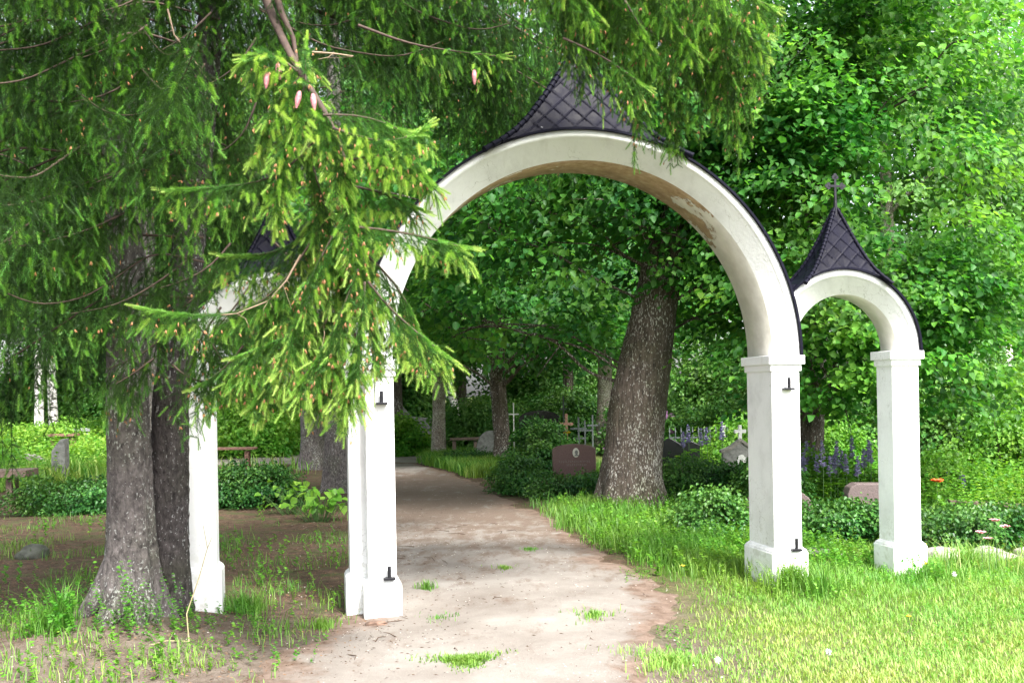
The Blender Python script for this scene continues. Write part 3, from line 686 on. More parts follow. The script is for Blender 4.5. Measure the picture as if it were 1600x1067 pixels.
# the big stem that comes down in front of the gate, seen from its side
L2([(402, -60, 6.0), (412, -10, 5.8), (436, 50, 5.6), (462, 104, 5.5), (492, 150), (520, 195), (540, 250), (552, 320), (566, 400), (580, 470)], 5.45, .25, .62, r0=.030, r1=.007, bare=.30, lateral=.9, prof=lambda f: .8)
TB.tube([tuple(q) for q in pw([(415, -60), (440, 20), (458, 60), (466, 110)], 5.6)], [.022, .018, .014, .01], 7)
for pts, Y, h0, h1, kw in (
    ([(465, 112), (440, 92), (415, 72), (398, 88)], 5.45, .08, .20, {}),
    ([(478, 135), (476, 105), (478, 84)], 5.4, .05, .1, {}),
    ([(470, 120), (440, 140), (420, 175), (405, 230)], 5.45, .1, .22, {}),
    ([(480, 130), (455, 170), (440, 260), (432, 340)], 5.4, .12, .35, {}),
    ([(505, 180), (545, 178), (585, 182), (622, 202)], 5.35, .20, .42, {}),
    ([(520, 200), (560, 215), (600, 228), (640, 226), (655, 205)], 5.3, .12, .32, {}),
    ([(545, 250), (600, 240), (640, 238), (662, 262), (672, 285)], 5.35, .08, .20, {}),
    ([(550, 290), (590, 300), (625, 308), (650, 325)], 5.5, .10, .26, {}),
    ([(560, 355), (610, 358), (665, 370), (722, 386)], 5.3, .06, .20, {}),
    ([(500, 210), (470, 250), (440, 268), (425, 285), (350, 292), (272, 298)], 5.5, .10, .26, dict(tint=.46, nt=.70)),
    ([(520, 330), (470, 400), (448, 440), (400, 482), (350, 494), (280, 492), (230, 484)], 5.6, .08, .22, dict(bare=.30, tint=.46, nt=.70)),
    ([(545, 330), (500, 400), (470, 470), (455, 540)], 5.4, .25, .50, {}),
    ([(560, 380), (540, 460), (505, 500), (440, 530), (380, 555)], 5.6, .18, .40, dict(tint=.44, nt=.68)),
    ([(575, 440), (600, 480), (640, 510), (692, 552)], 5.35, .15, .35, {}),
    ([(575, 400), (610, 430), (640, 470), (655, 520)], 5.6, .20, .42, {}),
    ([(560, 420), (530, 500), (500, 560), (470, 600)], 5.3, .20, .38, {}),
    ([(570, 440), (565, 520), (552, 580), (540, 610)], 5.25, .16, .34, {}),
    ([(470, 400), (430, 470), (390, 560), (370, 590)], 5.7, .20, .40, {}),
    ([(520, 260), (500, 330), (480, 370), (430, 400), (360, 400)], 5.8, .25, .45, {}),
    ([(480, 230), (500, 300), (520, 360), (535, 430)], 5.6, .30, .55, {}),
    ([(580, 470), (585, 530), (590, 560)], 5.5, .14, .26, {}),
    ([(540, 500), (520, 580), (495, 630)], 5.4, .14, .26, {}), ([(555, 520), (550, 600), (540, 645)], 5.3, .12, .22, {}), ([(450, 540), (430, 590), (400, 625)], 5.6, .14, .28, dict(tint=.46)), ([(380, 540), (350, 580), (315, 600)], 5.9, .18, .34, dict(tint=.42, nt=.66)),
): L2(pts, Y, h0, h1, **kw)
# the high limbs reaching right over the large arch
for k, (x0, y0, x1, y1, Y) in enumerate(((700, -170, 1200, 10, 6.4), (760, -190, 1120, -20, 6.0), (640, -220, 1010, -10, 6.7), (800, -120, 1190, 50, 6.9), (700, -160, 930, 20, 6.2), (860, -120, 1080, 70, 6.5), (930, -130, 1190, 80, 6.6), (560, -260, 860, -50, 7.0), (880, -90, 1010, 60, 6.3), (980, -60, 1150, 110, 6.9))):
    pts = [W(x0, y0, Y + .3), W((x0 * 2 + x1) / 3, y0 + (y1 - y0) * .12, Y + .15), W((x0 + x1 * 2) / 3, y0 + (y1 - y0) * .5, Y), W(x1, y1, Y - .1)]
    limb(HB, pts, .22, .62, g2, TB, r0=.02, r1=.005, lateral=.6, nl=.021, side=(.055, .12), bud=.10, new=.38, nt=.68, tint=.44, spacing=.027, bare=.05, step=.055, pull=.36)
limb(HB, [W(880, 60, 6.2), W(950, 90, 6.15), W(1000, 130, 6.15)], .2, .45, g2, TB, r0=.008, r1=.003, tint=.47, bud=.16, nl=.015)
limb(HB, [W(560, 40, 6.5), W(640, 70, 6.4), W(720, 82, 6.3), W(775, 88, 6.3)], .12, .35, g2, TB, r0=.010, r1=.003, tint=.45, bud=.05, nl=.015, bare=.4)
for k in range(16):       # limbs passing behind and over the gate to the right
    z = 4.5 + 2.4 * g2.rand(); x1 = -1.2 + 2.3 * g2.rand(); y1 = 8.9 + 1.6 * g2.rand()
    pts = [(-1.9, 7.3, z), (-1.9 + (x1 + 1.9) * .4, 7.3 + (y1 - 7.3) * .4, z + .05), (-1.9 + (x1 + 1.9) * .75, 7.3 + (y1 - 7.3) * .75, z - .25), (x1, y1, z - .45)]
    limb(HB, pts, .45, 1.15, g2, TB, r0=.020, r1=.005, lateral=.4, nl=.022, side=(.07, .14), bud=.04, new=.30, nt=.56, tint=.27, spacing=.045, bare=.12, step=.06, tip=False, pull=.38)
for pts in ([(330, 440, 6.7), (300, 470, 6.6), (260, 500, 6.5)], [(400, 430, 6.6), (370, 480, 6.5), (330, 520, 6.4)], [(360, 380, 6.6), (330, 420, 6.5), (290, 440, 6.4), (250, 450, 6.3)], [(300, 400, 6.5), (250, 440, 6.3), (180, 480, 6.1), (110, 490, 6.0)], [(200, 330, 6.4), (150, 355, 6.1), (90, 375, 5.9), (30, 385, 5.8)], [(345, 480, 6.6), (320, 520, 6.5), (300, 550, 6.4)], [(360, 520, 6.7), (335, 550, 6.6), (310, 580, 6.5)], [(300, 500, 6.3), (330, 530, 6.3), (350, 570, 6.3)], [(240, -20, 6.3), (200, 10, 6.2), (150, 20, 6.1)], [(230, 40, 6.3), (190, 70, 6.2), (130, 90, 6.1)], [(330, 20, 6.4), (290, 60, 6.3), (250, 80, 6.2)], [(220, 110, 6.3), (180, 150, 6.2), (110, 160, 6.0)], [(320, 100, 6.4), (290, 150, 6.3), (240, 170, 6.2)], [(330, 180, 6.4), (300, 230, 6.3), (250, 250, 6.2)], [(230, 230, 6.3), (200, 270, 6.2), (150, 285, 6.1)], [(340, 290, 6.5), (310, 330, 6.4), (260, 350, 6.3)], [(400, 60, 6.4), (370, 110, 6.3), (330, 130, 6.2)], [(400, 160, 6.5), (380, 220, 6.4), (340, 240, 6.3)], [(240, 560, 6.3), (200, 590, 6.2), (180, 600, 6.1)], [(270, 570, 6.4), (290, 590, 6.3), (325, 600, 6.3)], [(430, 380, 6.2), (470, 420, 6.1), (520, 440, 6.0), (560, 470, 5.9)], [(480, 400, 6.0), (500, 450, 5.9), (520, 500, 5.9)], [(520, 360, 6.0), (560, 390, 5.9), (590, 420, 5.8)], [(540, 420, 6), (580, 450, 5.9), (610, 490, 5.9)], [(260, 520, 6.5), (220, 560, 6.3), (170, 575, 6.2)], [(520, 470, 6.3), (480, 520, 6.2), (420, 560, 6.1), (380, 570, 6.1)]):
    limb(HB, pw(pts, 6.4), .22, .5, g2, TB, r0=.008, r1=.003, lateral=.5, nl=.021, side=(.06, .12), bud=.08, new=.36, nt=.62, tint=.36, spacing=.034, step=.055, tip=False, pull=.36)
for x0, y0, x1, y1, Y in ((820, -60, 960, -10, 6.7), (850, -40, 900, 10, 6.6), (900, -30, 980, 30, 6.5), (840, -80, 1000, 0, 6.9), (880, -20, 1010, 40, 6.8), (860, 20, 925, 60, 6.9), (900, 30, 985, 90, 6.8), (1000, 40, 1110, 120, 6.8), (1060, 30, 1175, 90, 6.7), (980, 60, 1060, 150, 6.9), (960, 90, 1002, 150, 6.6), (1080, 90, 1160, 150, 6.9)):
    limb(HB, [W(x0, y0, Y), W((x0 + x1) / 2, (y0 + y1) / 2 - 8, Y), W(x1, y1, Y)], .35, .65, g2, TB, r0=.009, r1=.003, lateral=.5, nl=.021, bud=.10, new=.36, nt=.66, tint=.40, spacing=.03, tip=False, pull=.4)
def skipB(p, o, L):
    e = p + o * L
    return e[1] < 4.6 or (o[0] > .2 and p[2] < 4.3) or (o[1] > .5 and p[2] < 2.9)
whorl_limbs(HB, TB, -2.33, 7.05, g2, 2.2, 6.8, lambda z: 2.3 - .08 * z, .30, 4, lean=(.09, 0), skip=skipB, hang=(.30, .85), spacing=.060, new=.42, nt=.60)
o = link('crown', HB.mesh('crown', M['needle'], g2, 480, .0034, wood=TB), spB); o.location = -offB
add_buds(HB, spB, g2, 'bud_cluster')
for c in spB.children:
    if c.name.startswith('bud'): c.location = -offB
# bare pale twigs
for pts, Y in (([(470, 398), (448, 438), (420, 470), (370, 490), (345, 492)], 5.55), ([(262, 15), (272, 55), (300, 90), (322, 122)], 6.2), ([(488, 82), (520, 84), (552, 88)], 5.6), ([(520, 480), (506, 510), (520, 480), (540, 520)], 5.5)):
    a = MB(); a.tube([tuple(q) for q in pw(pts, Y)], list(np.linspace(.007, .003, len(pts))), 6)
    P_ = pw(pts, Y)
    for q in P_[1:-1]:
        for _ in range(2): a.tube([tuple(q), tuple(q + g2.randn(3) * .04 - UP * .04), tuple(q + g2.randn(3) * .06 - UP * .10)], [.002, .0015, .001], 5)
    o = a.build('bare_twig', M['twig_pale'], spB); o.location = -offB
def make_cone(px, py, Y, tilt):
    p = W(px, py, Y); V = []; n = 16; sg_ = 12
    for i in range(n + 1):
        u = i / n; r = .0165 * math.sin(math.pi * min(1, u * .86 + .10)) ** .6 * (1 - .25 * u)
        for k in range(sg_):
            a_ = 2 * math.pi * (k + .5 * (i % 2)) / sg_; rr = r * (1.12 if (i + k) % 2 else .92)
            V.append((rr * math.cos(a_) + tilt * u * .03, rr * math.sin(a_), -.088 * u))
    F = [(i * sg_ + k, i * sg_ + (k + 1) % sg_, (i + 1) * sg_ + (k + 1) % sg_, (i + 1) * sg_ + k) for i in range(n) for k in range(sg_)]
    o = link('cone', npmesh('cone', np.array(V) + p - offB, [np.array(F)], M['cone']), spB); o['label'] = 'pink young spruce cone'
for c in ((434, 100, 5.4, .3), (417, 113, 5.4, -.2), (468, 143, 5.3, -.6), (489, 147, 5.3, .2), (741, 110, 6.25, 0)): make_cone(*c)

# ------------------------------------------------------------ farther spruces
def at(px, base_py, Y=None):
    """ground point under a measured foot"""
    yb = base_py + (px - 800) * math.tan(ROLL)
    if Y is None: Y = EYE * FPX / (yb - HOR)
    p = W(px, base_py, Y); return np.array((p[0], Y, gz1(p[0], Y)))
g3 = np.random.RandomState(77)
FS = Spray(); FT = MB()
whorl_limbs(FS, FT, 0, 0, g3, 3.3, 9.6, lambda z: 3.1 - .12 * z, .42, 4, hang=(.35, 1.1), spacing=.085, new=.30, nl=.022, side=(.08, .17), step=.075, bud=0, tint=.34)
me_fc = FS.mesh('crown', M['needle'], g3, 190, .0075, 1.0, wood=FT)
v, f = trunk_arrays([(0, 0, -.2), (0, 0, .6), (.05, 0, 4), (.1, 0, 11)], [.27, .23, .17, .05], 48, .06, .012, 18, .45, 5, 4)
me_fk = npmesh('trunk', v, f, M['spruce_bark'], smooth=True)
for (p, rz, sc_, lab) in ((at(529, 768), 1.2, .95, 'grey spruce trunk beside the left side of the gate pillar, above the big leaved plant'),
                          (at(489, 732), 3.9, 1.15, 'dark spruce trunk just left of a paler one, seen through the small left arch'),
                          ((-6.6, 11.6, 0), 2.3, 1.1, 'dense dark spruce filling the upper left corner'),
                          ((-9.5, 17, 0), 5.1, 1.2, 'dark spruce standing behind the bench at the far left'),
                          ((-5.6, 15.5, 0), .4, 1.0, 'shaded spruce behind the flared trunk with dead lower twigs')):
    e = empty('spruce_tree', tuple(p), lab, 'spruce', 'spruces behind the gate'); e.rotation_euler = (0, 0, rz); e.scale = (sc_,) * 3
    link('trunk', me_fk, e); link('crown', me_fc, e)

# ------------------------------------------------------------ broadleaf trees
g4 = np.random.RandomState(99)
def limbs_to(base_pts, targets, g, r=.05, n=14):
    """limbs from the trunk line to some of the clumps"""
    base_pts = np.array(base_pts); parts = []
    idx = g.choice(len(targets), min(n, len(targets)), replace=False)
    for i in idx:
        tg = targets[i]; z = max(base_pts[0, 2] + 1.2, tg[2] - .35 * np.hypot(*(tg[:2] - base_pts[0, :2])))
        z = min(z, base_pts[-1, 2]); p0 = [np.interp(z, base_pts[:, 2], base_pts[:, k]) for k in range(3)]
        P = bezier(p0, tg, .25, 9, .10, g); parts.append(trunk_arrays(P, list(np.linspace(r * (.7 + .5 * g.rand()), .008, len(P))), 8, .18, .002, 6, 0, 3, 5))
        for _ in range(3):
            j = g.randint(3, 8); q = P[j] + g.randn(3) * np.array([.5, .5, .3]); parts.append(trunk_arrays(bezier(P[j], q, .05, 5, .1, g), [.014, .012, .009, .006, .004], 6, .15, .001, 6, 0, 3, 6))
    return join(parts)
def hero_tree(name, lab, cat, pts, rad, bark, ells, n, nl, rc, size, mat, g, zmin=None, keep=None, flare=.3, seg=72, droop=.5, ridge=.014, nlimb=24, tmean=.5, group=None, extra=None, gap=.30, limb_r=.04):
    off = np.array([pts[0][0], pts[0][1], gz1(pts[0][0], pts[0][1])]); e = empty(name, tuple(off), lab, cat, group)
    tv = trunk_arrays(pts, rad, seg, .05, ridge, 20, flare, 6, int(g.randint(90)))
    C, O = ell_clumps(ells, n, g, (pts[-1][0], pts[-1][1]), zmin, keep=keep, gap=gap)
    if extra is not None: C = np.concatenate([C, np.array(extra)]); O = np.concatenate([O, unit(np.array(extra) * [1, 1, 0] - off * [1, 1, 0])])
    rr = rc * (.65 + .7 * g.rand(len(C)))
    V, F, T_ = clumps(C, O, rr, nl, size, g, droop=droop, tmean=tmean, tvar=.21)
    link('crown', npmesh('crown', V - off, [F], mat, tint=T_), e)
    v, f = join([tv, limbs_to(pts, C, g, limb_r, nlimb)]); link('trunk', npmesh('trunk', v - off, f, bark, smooth=True), e)
    return e
# the old linden in the arch
LP = [(1.58, 14, -.2), (1.60, 14, .5), (1.73, 14, 1.5), (2.04, 14, 3.1), (2.34, 14.1, 4.6), (2.6, 14.3, 9)]
hero_tree('linden_tree', 'huge old linden with white lichen on its leaning trunk, framed by the large arch', 'tree', LP, [.49, .41, .375, .285, .25, .15], M['linden_bark'],
          [((-.2, 13.6, 4.4), (3.0, 2.2, 2.4)), ((2.6, 14.2, 6.0), (3.0, 2.4, 3.0)), ((1.2, 13.2, 5.3), (3.2, 1.8, 2.0)), ((3.3, 14.8, 3.6), (1.6, 1.6, 1.7)), ((-1.6, 15.2, 3.2), (1.6, 2.0, 1.5))], 285, 120, .62, .105, M['linden'], g4, zmin=1.75, limb_r=.024, gap=.38, tmean=.58,
          keep=lambda p: not (p[1] < 14.2 and .9 < p[0] < 2.8 and p[2] < 3.75 + .4 * (p[0] - 1.5)) and not (-.85 < p[0] < .35 and p[2] < 3.35), flare=.32, extra=[(2.25, 13.1, 3.25), (2.4, 13.3, 3.6)])
# the broad maple right of the gate
hero_tree('maple_tree', 'broad bright green maple behind the small right arch, its branches reaching to the right', 'tree', [(4.2, 14.6, -.2), (4.2, 14.6, 1), (4.3, 14.3, 3.5), (4.5, 14.2, 9)], [.26, .22, .18, .08], M['linden_bark'],
          [((4.1, 12.9, 4.6), (2.2, 1.9, 3.3)), ((4.9, 12.6, 6.2), (2.0, 1.9, 2.6)), ((3.2, 12.6, 5.0), (1.5, 1.4, 2.4)), ((4.4, 12.6, 2.6), (1.9, 1.5, 1.5)), ((5.3, 12.0, 2.6), (.9, .9, .8))], 330, 120, .50, .088, M['maple'], g4, gap=.49, zmin=1.05, nlimb=30, tmean=.55,
          extra=[(5.4, 11.8, 1.75), (5.7, 11.7, 1.72), (5.95, 11.7, 1.6), (5.2, 11.6, 2.35), (4.95, 11.7, 2.7), (5.1, 11.9, 1.5), (4.7, 11.7, 1.8)])
# dark tree by the path
t2 = at(785, 728)
hero_tree('linden_tree', 'slim dark trunk with white lichen spots at the right edge of the path', 'tree', [tuple(t2 - [0, 0, .2]), tuple(t2 + [0, 0, .5]), tuple(t2 + [-.08, 0, 2.2]), tuple(t2 + [.0, 0, 5]), tuple(t2 + [.1, 0, 9])], [.27, .19, .17, .13, .06], M['linden_bark'],
          [((t2[0], t2[1] - .5, 5.2), (3.8, 3, 3.0)), ((t2[0] + 1.6, t2[1] - 2.5, 3.6), (2.4, 2, 1.7)), ((t2[0] - 2, t2[1] - 1, 4), (2, 2, 2))], 230, 110, .75, .13, M['linden'], g4, zmin=2.25,
          keep=lambda p: not (p[1] < t2[1] and abs(p[0] - t2[0] + .05) < .35 and p[2] < 3.4), flare=.35, seg=40)
# shared crowns for the wood behind
def generic(name, ells, n, nl, rc, size, mat, hgt, r, bark, g, zmin):
    pts = [(0, 0, -.3), (.02, 0, .6), (.12, .05, hgt * .35), (-.05, 0, hgt * .7), (.1, .1, hgt)]
    C, O = ell_clumps(ells, n, g, (0, 0), zmin); V, F, T_ = clumps(C, O, rc * (.6 + .8 * g.rand(n)), nl, size, g, tvar=.15)
    mc = npmesh('crown', V, [F], mat, tint=T_); v, f = join([trunk_arrays(pts, [r * 1.2, r, r * .8, r * .5, r * .2], 28, .10, .01, 14, .3, 5, 2), limbs_to(pts, C, g, r * .3, 16)])
    return npmesh('trunk', v, f, bark, smooth=True), mc
GEN = [generic('a', [((0, 0, 7.5), (3.6, 3.6, 4.6)), ((.8, .5, 4.2), (2.8, 2.8, 2.0))], 170, 150, .85, .13, M['far'], 11, .22, M['grey_bark'], g4, 2.4),
       generic('b', [((0, 0, 8.5), (3.0, 3.0, 5.2)), ((-1, 0, 5), (2.2, 2.2, 2.2))], 160, 150, .80, .125, M['linden'], 12, .19, M['linden_bark'], g4, 2.9),
       generic('c', [((0, 0, 9), (2.6, 2.6, 5.5))], 120, 130, .75, .11, M['far'], 14, .15, M['birch'], g4, 3.4)]
NT = [0]
def wood_tree(kind, loc, sc_, lab, cat='tree', rz=None, name='broadleaf_tree', trunk=None, group='trees in the wood behind the graves'):
    e = empty(name, tuple(loc), lab, cat, group); e.rotation_euler = (0, 0, g4.rand() * 6.28 if rz is None else rz); e.scale = (sc_, sc_, sc_ * (.92 + .2 * g4.rand()))
    mt, mc = GEN[kind]
    for nm, me in (('trunk', mt), ('crown', mc)): link(nm, me, e)
    return e
wood_tree(0, at(685, 715), .80, 'straight pale grey trunk standing at the left of the path bend', rz=.4)
wood_tree(1, at(622, 702), 1.0, 'thicker trunk right beside the left gate pillar at the far end of the path', rz=2.0)
wood_tree(0, (-9.2, 29, .2), 1.0, 'bright leafed tree seen under the left arch behind the low bench', rz=3.0)
wood_tree(1, (-1.9, 38, .2), 1.1, 'tree behind the slanted grey gravestone', rz=1.0)
wood_tree(1, at(890, 672, 34), 1.0, 'grey trunk behind the silver grave crosses', rz=4.0)
wood_tree(0, at(944, 700, 27), .95, 'grey trunk directly left of the big lichened linden', rz=5.3)
wood_tree(2, at(60, 650, 34), 1.0, 'white birch, left one of a pair at the far left', 'birch', rz=1, name='birch_tree')
wood_tree(2, at(84, 650, 35), 1.05, 'white birch, right one of a pair at the far left', 'birch', rz=4, name='birch_tree')
b3 = wood_tree(2, at(722, 690, 33), .9, 'leaning birch with speckled white bark beyond the path bend', 'birch', rz=2.4, name='birch_tree'); b3.rotation_euler[1] = .22
wood_tree(2, (13.6, 28, .1), 1.15, 'slender brownish birch at the right edge with sky behind it', 'birch', rz=2, name='birch_tree')
wood_tree(0, (10.8, 24, .1), .80, 'light green tree right of the maple with sky showing through', rz=1.1)
wood_tree(0, (16.5, 33, .1), .9, 'pale hazy tree at the right edge of the wood', rz=2.9)
wood_tree(0, (8.3, 22.5, .1), .88, 'tree between the maple and the light green tree, above the right roof cross', rz=.6)
# everything further back: individual trees in three loose rows
where = ('above the far left bench', 'left of the birch pair', 'behind the upright grey stone', 'behind the small left arch', 'over the path bend', 'inside the large arch, high up', 'behind the old linden', 'behind the white grave cross', 'between the two right pillars', 'right of the maple crown', 'near the right edge', 'beyond the hanging twigs')
i = 0
for row, (Y0, sp, x0, x1) in enumerate(((39, 5.2, -26, 9), (47, 6.2, -33, 17), (58, 8.0, -40, 44))):
    x = x0 + row * 2
    while x < x1:
        if row > 0 and .20 < x / Y0 < .60:       # open sky shows between the trunks at the right
            x += sp; continue
        k = int(g4.randint(2)); s_ = (1.0, 1.15, 1.5)[row] * (.9 + .25 * g4.rand())
        px = 800 + 1600 * x / Y0; w_ = where[min(len(where) - 1, max(0, int(px / 1600 * 11)))]
        wood_tree(k, (x, Y0 + g4.randn() * 1.5, .05 + .012 * max(0, Y0 - 34)), s_, ('green tree of the first row of the wood ', 'green tree of the middle row of the wood ', 'tall tree of the farthest row of the wood ')[row] + w_)
        x += sp * (.8 + .4 * g4.rand()); i += 1

# ------------------------------------------------------------ shrubs and hedges
g5 = np.random.RandomState(123)
def shrub(name, lab, cat, x, y, rx, ry, h, n, size, mat, group=None, boxy=False, nl=70, rc=.16, tmean=.5, base=.0, tvar=.16, flowers=None, parts=True):
    z0 = gz1(x, y); e = empty(name, (x, y, z0), lab, cat, group); C = []
    while len(C) < n:
        p = g5.rand(3) * 2 - 1; p[2] = abs(p[2])
        if boxy:
            if max(abs(p[0]), abs(p[1]), p[2]) < .35: continue
            if p[2] > .93 + .12 * g5.randn(): continue
        else:
            q = np.linalg.norm(p * [1, 1, .95])
            if q > 1 or q < .45: continue
        C.append(p * [rx, ry, h * (.88 + .18 * vnoise(np.array([[x + p[0] * rx * 3, y + p[1] * ry * 3, 2.]]), 3)[0])] + [0, 0, base])
    C = np.array(C); O = unit(C * [1, 1, 0] + 1e-5)
    V, F, T_ = clumps(C, O, rc * (.7 + .6 * g5.rand(n)), nl, size, g5, flat=.6, droop=.25, tvar=tvar, tmean=tmean, up=.7)
    V[:, 2] = np.maximum(V[:, 2], .01); link('foliage', npmesh('foliage', V, [F], mat, tint=T_), e)
    st = []
    for i in g5.choice(n, min(n, 22), replace=False):
        st.append(trunk_arrays(bezier((C[i][0] * .55, C[i][1] * .55, -.06), C[i], .05, 5, .1, g5), [.010, .008, .006, .004, .003], 5, .10, .0005, 6, 0, 3, 1))
    v, f = join(st); link('stem', npmesh('stem', v, f, M['twig'], smooth=True), e)['kind'] = 'stuff'
    if flowers:
        fm, k, r = flowers; a = MB()
        for _ in range(k):
            c = C[g5.randint(n)] + g5.randn(3) * .05 + [0, -ry * .2, .04]
            for _ in range(5): d = g5.randn(3) * r * .5; a.box(tuple(c + d), (r, r, r * .8), 0, g5.rand() * 3)
        o = a.build('blossom', fm, e); o['kind'] = 'stuff'
    return e
SH = 'low hedges round the grave plots'
def ax(px, Y): return (px - 800) / 1600 * Y
shrub('hedge', 'low dark hedge between the far left bench and the flared spruce trunk', 'hedge', -6.25, 14.9, .85, .5, .52, 150, .045, M['hedge'], SH, True)
shrub('hedge', 'dark hedge seen between the left pillar and the big leaved plant', 'hedge', -3.85, 15.2, .72, .5, .68, 160, .045, M['hedge'], SH)
shrub('hedge', 'hedge in front of the red granite headstone with the portrait', 'hedge', .88, 15.9, .55, .35, .36, 90, .040, M['hedge'], SH, True)
shrub('hedge', 'hedge at the path edge left of the red granite headstone', 'hedge', .10, 16.6, .42, .5, .62, 100, .042, M['hedge'], SH)
shrub('shrub', 'rounded dark shrub behind the hedge by the lichened slim trunk', 'shrub', .52, 19.2, .62, .6, 1.25, 130, .055, M['hedge'])
shrub('hedge', 'pale green shrubby hedge at the foot of the right pillar, left of it', 'hedge', 2.15, 11.0, .45, .40, .50, 120, .040, M['hedge'], SH, tmean=.66)
shrub('hedge', 'darker hedge right behind the old linden trunk', 'hedge', 2.75, 14.6, .85, .5, .62, 150, .042, M['hedge'], SH, True)
shrub('hedge', 'low hedge between the two right pillars in front of the pink stone', 'hedge', 3.25, 10.5, .55, .35, .40, 150, .038, M['hedge'], SH, True)
shrub('hedge', 'taller dark hedge between the two right pillars, left of the pink stone', 'hedge', 3.15, 12.6, .48, .5, .72, 140, .042, M['hedge'], SH)
shrub('hedge', 'dense hedge right of the outermost pillar behind the kerb stones', 'hedge', 4.55, 10.0, .85, .36, .42, 220, .040, M['hedge'], SH, True)
shrub('hedge', 'clipped dark yew hedge under the slanted grey gravestone', 'hedge', ax(735, 22.8), 22.8, .50, .3, .38, 80, .035, M['hedge'], SH, True, tmean=.15)
shrub('hedge', 'long bright hedge behind the white bench at the far left', 'hedge', -14.2, 32, 2.6, .6, 1.0, 170, .08, M['bright'], SH, True, rc=.25)
# a plant with big rounded leaves left of the pillar
def bigleaf(x, y, lab, n=46, s=.12, h=.42, rx=.42):
    z0 = gz1(x, y); e = empty('leafy_plant', (x, y, z0), lab, 'plant'); a = MB(); P = []
    for _ in range(n):
        q = np.array([g5.randn() * rx * .5, g5.randn() * rx * .35, h * (.35 + .75 * g5.rand())]); P.append(q)
        a.tube([(q[0] * .3, q[1] * .3, -.03), (q[0] * .7, q[1] * .7, q[2] * .6), tuple(q)], [.005, .004, .003], 5)
    P = np.array(P); D = unit(P * [1, 1, 0] + g5.randn(n, 3) * .2 + [0, -.25, -.15]); N = unit(np.array([0, -.2, 1]) + g5.randn(n, 3) * .3)
    V, F, T_ = leaf_geo(P, D, N, s * (.7 + .6 * g5.rand(n)), .5 + g5.randn(n) * .18, .10, .46)
    link('foliage', npmesh('foliage', V, [F], M['bright'], tint=T_), e); a.build('stem', M['stem'], e)['kind'] = 'stuff'
bigleaf(-2.55, 13.4, 'plant with big rounded bright leaves just left of the left gate pillar'); bigleaf(-3.05, 14.2, 'smaller broad leaved plant behind and left of the big leaved one', 34, .10)
